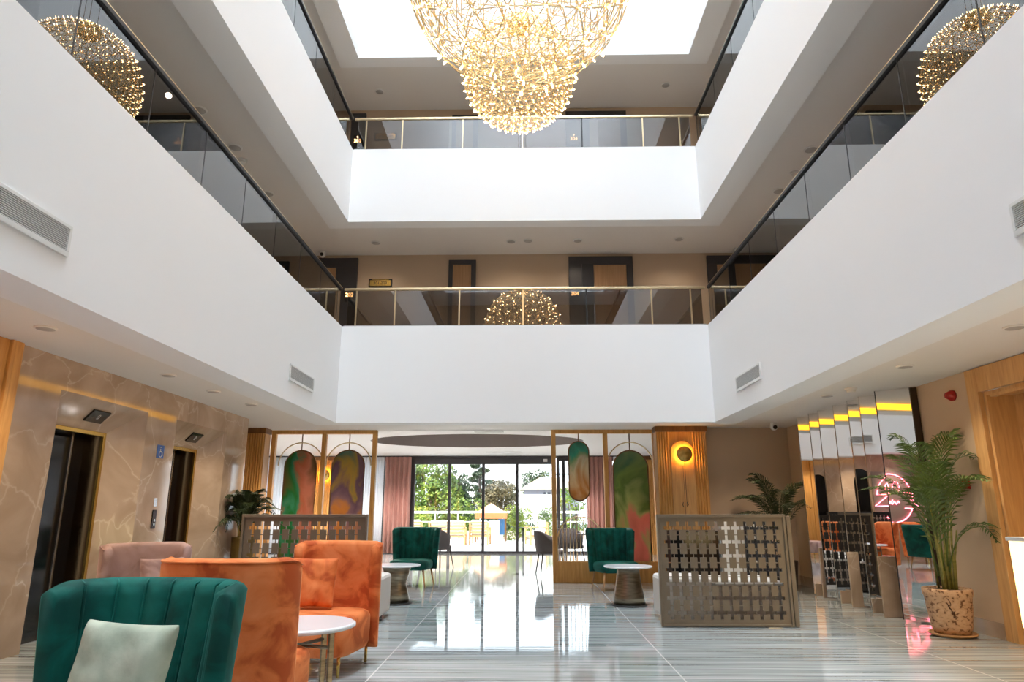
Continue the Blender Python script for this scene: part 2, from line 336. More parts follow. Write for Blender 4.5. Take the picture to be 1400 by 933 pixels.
# ------------------------------------------------------------------ glass railings
POST_X = (-2.81, -2.16, -1.083, -.021, 1.036, 2.114, 2.766)
def rail_far(z0, z1, name, dark_i):
    t = thing('glass_railing', 'smoked glass railing with gold handrail across the far side, %s' % name, 'railing', (0, VY1+.05, z0))
    h = z1-z0; xs = (VX0+.05,)+POST_X+(VX1-.05,)
    for a, b in zip(xs, xs[1:]): bx('glass_pane', SMOKE, a+.012, b-.012, -.005, .005, .01, h-.045, parent=t)
    for i, x in enumerate(POST_X): bx('post', BLACKM if i == dark_i else GOLDL, x-.012, x+.012, -.012, .012, 0, h-.04, parent=t)
    bx('handrail', GOLDL, VX0, VX1, -.025, .025, h-.04, h, parent=t, bevel=.006); bx('bottom_channel', GREYP, VX0+.02, VX1-.02, -.02, .02, -.005, .02, parent=t)
def rail_side(z0, z1, x, s, name):
    t = thing('glass_railing', 'smoked glass railing with black and gold handrail along the %s' % name, 'railing', (x, 0, z0))
    h = z1-z0; ys = [VY0+.1]+[3.02+.955*k for k in range(-6, 9)]
    ys = [y for y in ys if VY0+.05 < y < VY1-.1]+[VY1-.03]; ys = sorted(set(ys))
    for a, b in zip(ys, ys[1:]): bx('glass_pane', SMOKE, -.005, .005, a+.006, b-.006, .01, h-.03, parent=t)
    for y in ys[1:-1]: bx('joint_strip', BLACKM, -.007, .007, y-.006, y+.006, 0, h-.03, parent=t)
    q = bx('handrail', BLACKM, -.03, .03, VY0, VY1, h-.05, h-.008, parent=t, bevel=.004); bx('brass_cap', GOLDL, -.028, .028, VY0, VY1, h-.008, h, parent=q)
for z0, z1, nm, di in ((4.20, 4.87, 'first gallery', 4), (7.44, 8.08, 'second gallery', 4)):
    rail_far(z0, z1, 'on the %s' % nm, di)
    rail_side(z0, z1, VX0-.05, -1, 'left side of the %s' % nm); rail_side(z0, z1, VX1+.05, 1, 'right side of the %s' % nm)

# ------------------------------------------------------------------ gallery doors
def gal_door(n, x0, x1, zf, zt, lx0, lx1, lzt, y=12.7, dark=True):
    f = MB(); d = .06
    f.box(x0, x1, y-d, y-.001, lzt, zt); f.box(x0, lx0, y-d, y-.001, zf, lzt); f.box(lx1, x1, y-d, y-.001, zf, lzt)
    o = struct(f.build('door_%d' % n, DARK, bevel=.005))
    bx('door_leaf', DOORW, lx0, lx1, y-.03, y-.002, zf, lzt, parent=o); return o
k = 2
for zf, zt in ((3.65, 6.09), (6.9, 9.30)):
    gal_door(k, -4.52, -3.28, zf, zt, -4.2, -3.70, zt-.2); gal_door(k+1, -1.482, -.945, zf, zt-.06, -1.40, -1.04, zt-.15)
    o = gal_door(k+2, .874, 2.126, zf, zt, 1.36, 2.00, zt-.17)
    bx('door_reveal', mat('dark_reveal', (.03, .03, .035), .3), 1.13, 1.35, 12.62, 12.645, zf, zt-.17, parent=o); bx('door_handle', STEEL, 1.335, 1.365, 12.58, 12.60, zf+.9, zf+1.45, parent=o, bevel=.004)
    o = gal_door(k+3, 3.575, 4.85, zf, zt, 3.76, 4.20, zt-.18); bx('door_leaf', DOORW, 4.27, 4.75, 12.63, 12.639, zf, zt-.18, parent=o); k += 4
def plate(s, x, z, lab):
    t = thing('room_number_sign', lab, 'sign', (x, 12.625, z)); bx('backplate', BLACKM, -.09, .09, -.012, .012, -.14, .14, parent=t, bevel=.004)
    em = mat('lit_numeral', (1, .6, .2), .5, emis=(1, .52, .18), es=6)
    text('room_number', s, .105, em, t, (0, -.016, 0), (PI/2, 0, 0)); MB().lathe([(.018, -.004), (.018, .004)], n=12).build('indicator_light', em, t, loc=(0, -.014, .09)).rotation_euler = (PI/2, 0, 0)
plate('202', -3.40, 5.31, 'black sign with glowing room number beside the far left door, first gallery')
plate('204', .98, 5.31, 'black sign with glowing room number beside the wide middle door, first gallery')
plate('302', -3.42, 8.64, 'black sign with glowing room number beside the far left door, second gallery')
plate('304', 1.03, 8.64, 'black sign with glowing room number beside the wide middle door, second gallery')
def wsign(s, x, z, lab):
    t = thing('direction_sign', lab, 'sign', (x, 12.68, z)); bx('sign_frame', BLACKM, -.23, .23, -.012, .018, -.09, .075, parent=t)
    bx('sign_face', GOLD, -.205, .205, -.018, -.012, -.07, .045, parent=t); bx('top_strip', GOLD, -.17, .17, -.018, -.012, .06, .072, parent=t)
    text('lettering', s, .08, BLACKM, t, (0, -.020, -.015), (PI/2, 0, 0))
wsign('201-209', -2.82, 5.58, 'small gold and black direction sign on the first gallery wall'); wsign('301-309', -2.86, 8.78, 'small gold and black direction sign seen through glass on the second gallery wall')

# ------------------------------------------------------------------ wall vents
def vent(x, y0, y1, s, lab):
    t = thing('air_vent', lab, 'vent', (x, (y0+y1)/2, 2.90), 0, 'wall air vents on the first white band'); L_ = (y1-y0)/2
    X = lambda a: s*a
    f = MB(); f.box(X(0), X(.018), -L_, L_, -.035, 0); f.box(X(0), X(.018), -L_, L_, .155, .18); f.box(X(0), X(.018), -L_, -L_+.025, 0, .155); f.box(X(0), X(.018), L_-.025, L_, 0, .155); f.build('vent_frame', WPLAST, t, bevel=.003)
    bx('vent_backing', SLOT, X(.0), X(.004), -L_+.025, L_-.025, 0, .155, parent=t)
    g = MB()
    for i in range(12): g.box(X(.004), X(.015), -L_+.025, L_-.025, .004+i*.013, .0085+i*.013)
    g.build('louvres', WPLAST, t)
vent(VX0, 3.15, 4.18, 1, 'white louvred air vent on the left band, at the left edge of the photo'); vent(VX0, 8.54, 9.55, 1, 'small white louvred air vent on the left band near the far corner')
vent(VX1, 8.58, 9.61, -1, 'small white louvred air vent on the right band near the far corner'); vent(VX1, 2.93, 3.95, -1, 'white louvred air vent on the right band, cut by the right edge of the photo')

# ------------------------------------------------------------------ ceiling discs, detectors, cameras
def disc(loc, r, lab, cat='ceiling speaker', name='ceiling_speaker', m_=GREYP, grp='round fittings in the ceilings'):
    t = thing(name, lab, cat, loc, 0, grp)
    MB().lathe([(r, 0), (r, -.008), (r*.86, -.014)], n=28).build('rim', WPLAST if m_ is GREYP else m_, t); MB().lathe([(r*.84, -.010), (r*.8, -.016), (.001, -.018)], n=28).build('grille', m_, t)
def detector(loc, lab):
    t = thing('smoke_detector', lab, 'smoke detector', loc, 0, 'white ceiling smoke detectors')
    MB().lathe([(.07, 0), (.07, -.02), (.06, -.025)], n=24).build('base', WPLAST, t); MB().lathe([(.045, -.025), (.052, -.035), (.045, -.055), (.02, -.06)], n=24).build('sensor_head', WPLAST, t)
ORD = ['nearest', 'second', 'third', 'fourth', 'fifth', 'sixth']
for i, (x, y) in enumerate(((-3.92, 5.33), (-3.94, 7.35), (-3.91, 8.41), (-3.86, 9.51))): disc((x, y, 2.70), .085, 'round flush ceiling fitting above the lift lobby, %s from the camera' % ORD[i])
for i, (x, y) in enumerate(((3.995, 5.45), (3.95, 7.02), (3.95, 8.9))): disc((x, y, 2.70), .085, 'round flush ceiling fitting over the right ground floor aisle, %s from the camera' % ORD[i])
for i, (x, y) in enumerate(((-4.097, 7.59), (-4.02, 8.51), (-4.09, 9.95))): disc((x, y, 6.16), .10, 'round fitting under the second gallery, left aisle, %s from the camera' % ORD[i])
for i, (x, y) in enumerate(((4.03, 8.72), (4.04, 10.0))): disc((x, y, 6.16), .10, 'round fitting under the second gallery, right aisle, %s from the camera' % ORD[i])
for i, (x, y) in enumerate(((-2.8, 12.04), (-.24, 12.02), (.08, 11.99), (1.01, 12.0), (2.89, 11.97))): disc((x, y, 6.16), .09, 'round fitting under the second gallery at the far end, %s from the left' % ['first', 'second', 'third', 'fourth', 'fifth'][i])
for i, (x, y) in enumerate(((-2.88, 12.03), (2.81, 11.92))): disc((x, y, 9.40), .09, 'round fitting under the top ceiling at the far end, %s of the chandelier' % ['left', 'right'][i])
detector((-4.06, 8.87, 6.16), 'white dome smoke detector under the second gallery, left aisle'); detector((4.06, 9.4, 6.16), 'white dome smoke detector under the second gallery, right aisle'); detector((3.998, 8.34, 2.70), 'white dome smoke detector on the ceiling in front of the mirrors')
def cctv(loc, lab):
    t = thing('security_camera', lab, 'security camera', loc, 0, 'small white dome cameras')
    MB().lathe([(.05, 0), (.055, -.03), (.05, -.05)], n=20).build('mount', WPLAST, t)
    b = bmesh.new(); bmesh.ops.create_uvsphere(b, u_segments=16, v_segments=10, radius=.065); mm = MB(); mm.b = b; o = mm.build('ball', WPLAST, t, smooth=True, loc=(0, 0, -.07))
    MB().lathe([(.036, 0), (.032, .02)], n=16).build('lens', BLACK, t, loc=(0, -.05, -.085)).rotation_euler = (PI/2, 0, 0)
cctv((-3.93, 12.45, 6.16), 'white ball security camera above the far left gallery door'); cctv((4.12, 12.45, 6.16), 'white ball security camera above the far right gallery door'); cctv((4.25, 11.74, 2.70), 'white ball security camera on the ceiling left of the mirrors')
t = thing('ceiling_air_vent', 'rectangular ceiling vent with warm light edge in the lounge ceiling', 'vent', (-.75, 14.2, 2.85)); m = MB(); m.box(-.36, .36, -.32, -.27, -.012, 0); m.box(-.36, .36, .27, .32, -.012, 0); m.box(-.36, -.31, -.27, .27, -.012, 0); m.box(.31, .36, -.27, .27, -.012, 0); m.build('vent_frame', WPLAST, t); bx('vent_grille', GREYP, -.31, .31, -.27, .27, -.008, 0, parent=t)
t = thing('ceiling_air_vent', 'narrow ceiling vent in front of the sliding doors', 'vent', (-.6, 19.6, 2.85)); bx('vent_grille', GREYP, -.5, .5, -.1, .1, -.01, 0, parent=t)

# ------------------------------------------------------------------ gold cove light behind the beams (faces the side walls)
tag(bx('cove_light', LED, VX1+SW+.001, VX1+SW+.012, 2.0, VY1, 2.615, 2.695), 'golden light strip in the ceiling step of the right aisle', 'light strip')
tag(bx('cove_light', LED, VX0-SW-.012, VX0-SW-.001, 2.0, VY1, 2.615, 2.695), 'golden light strip in the ceiling step above the lift lobby', 'light strip')

# ------------------------------------------------------------------ lifts
def lift(e, lab, labi):
    t = thing('elevator', lab, 'elevator', (XI, (e[2]+e[3])/2, 0)); h = (e[3]-e[2])/2
    f = MB(); f.box(-.02, .012, -h, -h+.045, 0, 2.1); f.box(-.02, .012, h-.045, h, 0, 2.1); f.box(-.02, .012, -h+.045, h-.045, 2.055, 2.1)
    f.build('door_frame', GOLD, t, bevel=.004)
    j = MB(); j.box(-.22, -.02, -h, -h+.03, 0, 2.1); j.box(-.22, -.02, h-.03, h, 0, 2.1); j.box(-.22, -.02, -h, h, 2.07, 2.1); j.build('door_jamb', mat('bronze_jamb', (.22, .13, .06), .2, 1), t)
    bx('door_panel', BLACK, -.22, -.20, -h+.03, .18, 0, 2.07, parent=t); bx('door_panel', BLACK, -.235, -.215, .22, h-.03, 0, 2.07, parent=t)
    bx('steel_edge', STEEL, -.215, -.19, .185, .215, 0, 2.07, parent=t, bevel=.004); bx('sill', STEEL, -.22, 0, -h+.03, h-.03, -.001, .006, parent=t)
    t2 = thing('floor_indicator', labi, 'display', (-4.66, (e[2]+e[3])/2+.04, 2.245)); t2.rotation_euler = (0, -math.atan2(.29, .28), 0)
    bx('housing', BLACK, -.08, .08, -.15, .15, -.022, 0, parent=t2, bevel=.004)
    text('numeral', '0', .09, mat('display_grey', (.5, .5, .5), .5), t2, (0, 0, -.025), (PI, 0, PI/2))
lift(E1, 'black lift door in gold frame, nearer of the two in the marble wall', 'black floor display on the slanted soffit over the nearer lift'); lift(E2, 'black lift door in gold frame, farther of the two in the marble wall', 'black floor display on the slanted soffit over the farther lift')
t = thing('call_button_panel', 'narrow black lift call panel on the marble between the lifts', 'lift button', (LW, 8.49, 1.03)); bx('faceplate', BLACK, 0, .012, -.045, .045, 0, .22, parent=t, bevel=.004)
for z in (.05, .095):
    MB().lathe([(.018, 0), (.016, .006)], n=16).build('button', STEEL, t, loc=(.012, 0, z)).rotation_euler = (0, PI/2, 0)
bx('notice_plate', STEEL, 0, .004, -.035, .035, .26, .36, parent=t)
t = thing('accessibility_sign', 'small blue wheelchair sign on the marble between the lifts', 'sign', (LW, 8.46, 1.95)); bx('sign_plate', mat('sign_blue', (.03, .12, .45), .4), 0, .006, -.08, .08, -.08, .08, parent=t)
m = MB(); W_ = WPLAST
m.tube([(.008, -.012, .035), (.008, -.008, -.005), (.008, .03, -.005), (.008, .045, -.045)], .006, 6); m.tube([(.008, .0+.035*math.cos(a), -.03+.035*math.sin(a)) for a in [i*2*PI/16 for i in range(16)]], .005, 6, closed=True); m.lathe([(.011, -.004), (.011, .004)], (.008, -.012, .052), 10); m.build('wheelchair_symbol', W_, t)

# ------------------------------------------------------------------ mirror screen and slabs
t = thing('mirror_screen', 'row of tall angled mirror strips on the right wall with marble slabs at the foot', 'mirror', (0, 0, 0))
Ys = [8.51, 8.94, 9.27, 9.71, 10.21, 10.565, 11.02]
BR = [-1.0]
for i, y in enumerate(Ys):
    xb = 4.37; xa = 4.66; ya = y-.24
    p = MB(); p.prism([(xa, ya), (xb, y), (xb+.02, y+.02), (xa+.02, ya+.02)], 'z', .02, 2.69); o = p.build('mirror_panel', MIRROR, t)
    bx('edge_strip', BLACKM if i == 0 else STEEL, xb-.004, xb+.004, y-.002, y+.012, .02, 2.69, parent=o)
p = MB(); p.prism([(4.66, 8.25), (4.66, 8.28), (4.74, 8.28), (4.74, 8.25)], 'z', 0, 2.69); p.build('side_frame', mat('dark_bronze', (.06, .045, .035), .3, .6), t)
for (x0, x1, y, h) in ((4.30, 4.60, 8.86, .70), (4.33, 4.60, 9.20, .17), (4.31, 4.60, 9.70, .70), (4.34, 4.60, 10.1, .17), (4.37, 4.64, 10.75, .70), (4.36, 4.60, 10.98, .17)):
    bx('marble_slab', MARB, x0, x1, y-.06, y-.03, 0, h, parent=t, bevel=.004)

# ------------------------------------------------------------------ right door with oak casing
m = MB(); m.box(RW-.03, RW+.02, 7.12, 7.30, 0, 2.69); m.box(RW-.03, RW+.02, 5.3, 5.48, 0, 2.69); m.box(RW-.03, RW+.02, 5.48, 7.12, 2.44, 2.69)
m.box(RW+.02, RW+.40, 7.08, 7.12, 0, 2.44); m.box(RW+.02, RW+.40, 5.48, 5.52, 0, 2.44); m.box(RW+.02, RW+.4, 5.52, 7.08, 2.40, 2.44); m.box(RW+.0, RW+.06, 5.52, 7.0, 2.37, 2.40)
o = struct(m.build('door_20', WOODL, bevel=.004)); bx('door_leaf', WOODL, RW+.30, RW+.34, 5.52, 7.08, 0, 2.4, parent=o); MB().tube([(RW+.25, 6.9, .95), (RW+.25, 6.9, 1.12)], .012).build('door_handle', GOLD, o)
t = thing('fire_alarm_sounder', 'round dark red alarm sounder high on the right wall', 'alarm', (RW, 7.58, 2.48)); q = MB().lathe([(.06, 0), (.06, -.03), (.045, -.055), (.03, -.085), (.01, -.09)], n=20).build('sounder_horn', RED, t); q.rotation_euler = (0, PI/2, 0); q.scale = (1, 1, 1)
t = thing('fire_call_point', 'small square red call point on the wall behind the big palm', 'alarm', (RW, 7.58, 1.52)); bx('case', RED, -.05, 0, -.055, .055, -.055, .055, parent=t, bevel=.006); bx('glass_window', WPLAST, -.054, -.05, -.03, .03, -.03, .02, parent=t)

# ------------------------------------------------------------------ reception desk at the right edge
t = thing('reception_desk', 'glowing onyx fronted counter end at the right edge of the photo', 'counter', (3.69, 5.35, 0))
bx('plinth', WOODL, .03, .90, -2.0, .12, 0, .40, parent=t); bx('onyx_panel', ONYX, 0, .9, -2.0, .15, .40, 1.02, parent=t); bx('counter_top', WPLAST, -.01, .92, -2.02, .17, 1.02, 1.05, parent=t, bevel=.004)

# ------------------------------------------------------------------ slatted wood columns
def column(x0, x1, y, z1, lab, sconce=True, flute_all=False, depth=.3):
    t = thing('wood_column', lab, 'column', ((x0+x1)/2, y, 0)); h = (x1-x0)/2
    bx('core', WOOD, -h, h, .03, depth, 0, z1, parent=t)
    g = MB(); n = int(2*h/.045)
    for i in range(n):
        xx = -h+.0225+i*.045
        if not flute_all and abs(xx) < .20: continue
        g.loft([[(xx+.018*math.cos(a), .03-.022*math.sin(a), z) for a in [PI*k/6 for k in range(7)]] for z in (0, z1-.10)], False, close=False)
    g.build('fluted_slats', WOOD, t)
    bx('cornice', WOODD, -h-.02, h+.02, -.02, depth, z1-.10, z1-.002, parent=t, bevel=.005)
    if not flute_all:
        p = MB(); p.prism([(-.2, 0), (.2, 0)]+[(.2*math.cos(a), 2.24+.2*math.sin(a)) for a in [PI*k/12 for k in range(13)]], 'y', .0, .03); p.build('centre_panel', WOODL, t)
        bx('centre_joint', BLACKM, -.003, .003, -.002, 0, 0, 2.0, parent=t)
        for s in (-1, 1): MB().tube([(s*.03, -.01, 1.30), (s*.05, -.03, 1.34), (s*.03, -.01, 1.38)], .006).build('pull', BLACKM, t)
    return t
column(2.33, 3.21, 12.2, 2.70, 'fluted oak column with round gold lamp, right of the right screen partition'); column(-5.05, -4.72, 12.35, 2.70, 'narrow fluted wood column at the left end of the left partition', flute_all=True)
c_ = column(-6.45, -5.38, 20.6, 2.80, 'fluted wood pillar with golden lamp by the far windows, seen through the left partition', flute_all=True)
column(3.35, 3.88, 20.6, 2.80, 'brown wood pillar by the far windows, seen through the right partition', flute_all=True)
def sconce(x, y, z, r, lab):
    t = thing('wall_sconce', lab, 'wall lamp', (x, y, z))
    def rot(o): o.rotation_euler = (PI/2, 0, 0); return o
    rot(MB().lathe([(r, 0), (r, .012), (.01, .018)], n=40).build('gold_disc', noisemat('hammered_brass', [(.3, (.45, .26, .06)), (.7, (.80, .55, .18))], 14, rough=.35, metal=1, bump=.5), t, loc=(0, -.07, 0)))
    rot(MB().lathe([(r*.72, 0), (r*.72, .02)], n=32).build('light_ring', mat('sconce_glow', (1, .6, .1), .5, emis=(1, .55, .07), es=34), t, loc=(0, -.035, 0)))
    rot(MB().lathe([(.04, 0), (.04, .035)], n=16).build('mount', GOLD, t)); MB().tube([(0, -.05, -r), (0, -.05, -r-.75)], .004).build('pull_cord', BLACKM, t)
sconce(2.79, 12.2, 2.20, .135, 'round hammered gold lamp glowing on the fluted oak column'); sconce(-5.95, 20.58, 2.25, .16, 'round golden lamp on the pillar behind the left partition')

# ------------------------------------------------------------------ partitions with coloured glass
def inkmat(name, stops, seed, axis, lo, hi):
    m, nt, b = newmat(name); N = nt.nodes.new; L = nt.links.new
    tc = N('ShaderNodeTexCoord'); mp = N('ShaderNodeMapping'); mp.inputs['Location'].default_value = (seed, 0, seed*.7); mp.inputs['Scale'].default_value = (1.3, 1, .8)
    n = N('ShaderNodeTexNoise'); n.inputs['Scale'].default_value = 1.6; n.inputs['Detail'].default_value = 7; n.inputs['Distortion'].default_value = .9; n.inputs['Roughness'].default_value = .45
    r = N('ShaderNodeValToRGB'); e = r.color_ramp.elements
    while len(e) < len(stops): e.new(.5)
    for q, (p, c) in zip(e, stops): q.position = p; q.color = rgb(*c)
    L(tc.outputs['Object'], mp.inputs[0]); L(mp.outputs[0], n.inputs[0]); L(r.outputs[0], b.inputs['Base Color'])
    sp = N('ShaderNodeSeparateXYZ'); L(tc.outputs['Object'], sp.inputs[0]); mr = N('ShaderNodeMapRange'); L(sp.outputs[axis], mr.inputs['Value']); mr.inputs['From Min'].default_value = lo; mr.inputs['From Max'].default_value = hi
    mr.inputs['To Min'].default_value = -.05; mr.inputs['To Max'].default_value = .30
    ad = N('ShaderNodeMath'); ad.operation = 'MULTIPLY_ADD'; ad.inputs[1].default_value = .75; L(n.outputs['Fac'], ad.inputs[0]); L(mr.outputs[0], ad.inputs[2]); L(ad.outputs[0], r.inputs[0])
    b.inputs['Roughness'].default_value = .12
    t = N('ShaderNodeBsdfTranslucent'); L(r.outputs[0], t.inputs[0]); mx = N('ShaderNodeMixShader'); mx.inputs[0].default_value = .5
    out = [q for q in nt.nodes if q.type == 'OUTPUT_MATERIAL'][0]; L(b.outputs[0], mx.inputs[1]); L(t.outputs[0], mx.inputs[2]); L(mx.outputs[0], out.inputs[0]); return m
INK = {'a': inkmat('ink_green_orange', [(.25, (.30, .13, .06)), (.40, (.04, .22, .07)), (.47, (.08, .33, .20)), (.52, (.50, .20, .12)), (.60, (.55, .26, .18)), (.75, (.16, .12, .05))], 3.1, 'X', -4.5, -3.85),
       'b': inkmat('ink_purple_ochre', [(.28, (.10, .22, .18)), (.38, (.45, .32, .09)), (.45, (.20, .13, .17)), (.54, (.30, .20, .22)), (.62, (.55, .28, .09)), (.72, (.42, .18, .08))], 7.7, 'Z', 2.3, .6),
       'c': inkmat('ink_teal_sand', [(.25, (.05, .20, .12)), (.40, (.06, .38, .24)), (.48, (.30, .42, .22)), (.55, (.62, .55, .38)), (.65, (.45, .25, .10)), (.8, (.10, .08, .03))], 12.4, 'Z', 2.5, 1.4),
       'd': inkmat('ink_moss_rose', [(.25, (.06, .16, .09)), (.42, (.24, .32, .10)), (.50, (.16, .22, .08)), (.58, (.38, .40, .18)), (.64, (.60, .25, .20)), (.8, (.48, .20, .15))], 21.0, 'Z', 2.3, .6)}
PY = 12.80
def arched(t, cx, half, zb, zc, m_, zlow=None, h0=2.70):
    # glass slab with arch top (and rounded bottom when zlow)
    top = [(cx+half*math.cos(a), zc+half*math.sin(a)) for a in [PI*k/20 for k in range(21)]]
    bot = [(cx+half*math.cos(a), zb+half*math.sin(a)) for a in [PI+PI*k/20 for k in range(21)]] if zlow else [(cx-half, zb), (cx+half, zb)]
    pts = top+bot
    g = MB(); g.prism(pts, 'y', -.008, .008); g.build('coloured_glass', m_, t)
    f = MB(); f.tube([(x, 0, z) for x, z in pts], .014, 6, closed=True); f.tube([(cx, 0, zc+half), (cx, 0, 2.64)], .010, 6); f.build('glass_rim', WOODD, t)
def partition(x0, x1, bays, lab, mid, arches, base=.36):
    t = thing('screen_partition', lab, 'partition', (0, PY, 0))
    for x in (x0, x1, mid): bx('post', WOOD, x-.04, x+.04, -.05, .05, 0, 2.63, parent=t, bevel=.004)
    bx('top_rail', WOOD, x0-.04, x1+.04, -.05, .05, 2.63, 2.745, parent=t, bevel=.004)
    bx('base_board', WOOD, x0+.04, x1-.04, -.04, .04, 0, base, parent=t, bevel=.004)
    for cx, half, zb, zc, mm, low, ring in arches:
        arched(t, cx, half, zb, zc, mm, low)
        if ring: MB().tube(arc(cx, 2.05, ring, PI, 0, 24, 0), .011, 6).build('arch_ring', GOLDL, t)
    return t
tp = partition(.53, 2.40, 2, 'wood framed partition with capsule and arch glass right of the passage', 1.49, [(.995, .185, 1.60, 2.30, INK['c'], True, 0), (1.94, .315, .36, 2.0, INK['d'], False, .42)])
g = MB(); g.tube([(.99-.41, 0, .37)]+arc(.99, .72, .41, PI, 0, 24)+[(.99+.41, 0, .37)], .012, 6)
g.build('low_arch_ring', GOLDL, tp)
for i in range(13):
    xx = .99-.37+i*.74/12; hh = .72+math.sqrt(max(0, .41**2-(xx-.99)**2)); q = MB(); q.tube([(xx, 0, .36), (xx, 0, hh)], .006, 6); q.build('arch_bar', GOLDL, tp)
partition(-4.70, -2.80, 2, 'wood framed partition with two arched ink pattern glasses left of the passage', -3.75, [(-4.17, .295, .36, 2.03, INK['a'], False, .42), (-3.28, .30, .36, 2.03, INK['b'], False, .42)])

# ------------------------------------------------------------------ curtains
def curtain(x0, x1, y, z0, z1, m_, lab, name='curtain', amp=.05, per=.13, cat='curtain'):
    b = MB(); n = int((x1-x0)/.012); rnd = random.Random(int(x0*10)); ph = rnd.random()*6
    rings = []
    for z in (z0, (z0+z1)/2, z1):
        rings.append([(x0+(x1-x0)*i/n, y+amp*math.sin(ph+2*PI*(x0+(x1-x0)*i/n)/per + .5*math.sin(i*.07)), z) for i in range(n+1)])
    b.loft(rings, False, close=False); o = b.build(name, m_); md = o.modifiers.new('t', 'SOLIDIFY'); md.thickness = .004; return tag(o, lab, cat)
curtain(-4.20, -3.42, 20.75, .02, 2.8, CURT, 'rose curtain left of the sliding doors, beside the far green armchair'); curtain(1.83, 2.62, 20.75, .02, 2.8, CURT, 'rose curtain seen behind the capsule glass of the right partition')
curtain(-5.3, -4.24, 20.8, .02, 2.8, SHEER, 'white sheer curtain left of the rose curtain', 'sheer_curtain', .025, .09); curtain(2.65, 3.3, 20.8, .02, 2.8, SHEER, 'white sheer curtain behind the right partition arch', 'sheer_curtain', .025, .09)
curtain(-7.9, -6.55, 20.8, .02, 2.8, SHEER, 'white sheer curtain at the far left behind the left partition', 'sheer_curtain', .025, .09)
curtain(3.95, 5.4, 20.8, .02, 2.8, SHEER, 'white sheer curtain right of the brown far pillar', 'sheer_curtain', .025, .09)

# ------------------------------------------------------------------ armchairs
def sup(a, w_, d, n=3.0):
    c, s = math.cos(a), math.sin(a)
    return (w_*math.copysign(abs(c)**(2/n), c), d*math.copysign(abs(s)**(2/n), s))
def armchair(name, lab, loc, rz, fab, legm, zb, zs=.45, H=.947, W=.87, D=.74, chan=0, wing=.14, splay=.05, legr=(.018, .012), ztop_drop=.03, d=.20, seat_front=.42, th=.085, group=None, flare=.0):
    """faces local -Y; back at +Y"""
    t = thing(name, lab, 'armchair', loc, rz, group)
    NA = 96; NZ = 14; w_ = W/2
    a0, a1 = -wing, PI+wing
    tb = [a0+(a1-a0)*i/400 for i in range(401)]; pp = [sup(a, w_, d, 2.7) for a in tb]; cl = [0]
    for p, q in zip(pp, pp[1:]): cl.append(cl[-1]+math.dist(p, q))
    def amap(u):
        t_ = u*cl[-1]; lo, hi = 0, 400
        while hi-lo > 1:
            mid = (lo+hi)//2
            if cl[mid] <= t_: lo = mid
            else: hi = mid
        return tb[lo]+(tb[hi]-tb[lo])*((t_-cl[lo])/max(1e-9, cl[hi]-cl[lo]))
    def outer(u, v, off):
        a = amap(u)
        k = 1-flare*(1-v)
        x, y = sup(a, w_*k-off, d*(.88+.12*v)-off*.9, 2.7)
        edge = min(u, 1-u)*2
        top = H-ztop_drop*(1-min(1, edge/.22))**2*1.2
        lean = .07*v
        z = zb+(top-zb)*v
        return (x, y+.12+lean*max(.0, math.sin(max(0, min(PI, a)))), z)
    rings = []
    # cross-section loop per u: outer bottom->outer top->inner top->inner bottom
    for i in range(NA+1):
        u = i/NA; loop = []
        e = min(u, 1-u)*NA
        for j in range(NZ+1): loop.append(outer(u, j/NZ*.965, 0 if e > 0 else .015))
        o_ = outer(u, 1.0, .018); loop.append((o_[0], o_[1], o_[2]-.004))
        o_ = outer(u, 1.0, .5*th); loop.append((o_[0], o_[1], o_[2]+.008))
        o_ = outer(u, 1.0, th-.015); loop.append((o_[0], o_[1], o_[2]-.004))
        for j in range(NZ, -1, -1):
            off = th
            if chan:
                ph = (u*chan) % 1.0; g_ = abs(math.sin(PI*ph)); off = th+.030*(g_**.6)*min(1, e/4)-.006
            loop.append(outer(u, j/NZ*.965, off))
        rings.append(loop)
    m = MB(); m.loft(rings, True); o = m.build('backrest', fab, t, smooth=True)
    if chan:
        for c in range(1, chan):
            MB().tube([outer(c/chan, v, th+.006) for v in (.2, .4, .6, .8, .93, .975)]+[outer(c/chan, 1.0, th*.6)], .0055, 6).build('seam_piping', fab, t)
    else:
        pts = [outer(.012+.976*i/60, .985, .003) for i in range(61)]
        MB().tube(pts, .0065, 6).build('piping', fab, t)
    # seat: rounded D
    yf = -seat_front; yb = .22; ws = w_*(1-flare)-th*.55
    def seatloop(z, ins):
        P = []
        for i in range(40):
            a = 2*PI*i/40; x, y = sup(a, ws-ins, (yb-yf)/2-ins, 4.5); P.append((x, y+(yb+yf)/2, z))
        return P
    m = MB(); m.loft([seatloop(zb-.0, .05), seatloop(zb+.015, .02), seatloop(zb+.05, .004), seatloop((zb+zs)/2, 0), seatloop(zs-.05, .0), seatloop(zs-.018, .012), seatloop(zs, .045), seatloop(zs+.006, .12)])
    m.build('seat', fab, t, smooth=True)
    for sx, sy in ((-1, -1), (1, -1), (-1, 1), (1, 1)):
        px = sx*(ws-.08); py = -seat_front+.10 if sy < 0 else .22
        MB().tube([(px, py, zb+.03), (px+sx*splay, py+sy*splay, 0)], [legr[0], legr[1]], 10).build('leg', legm, t)
    return t
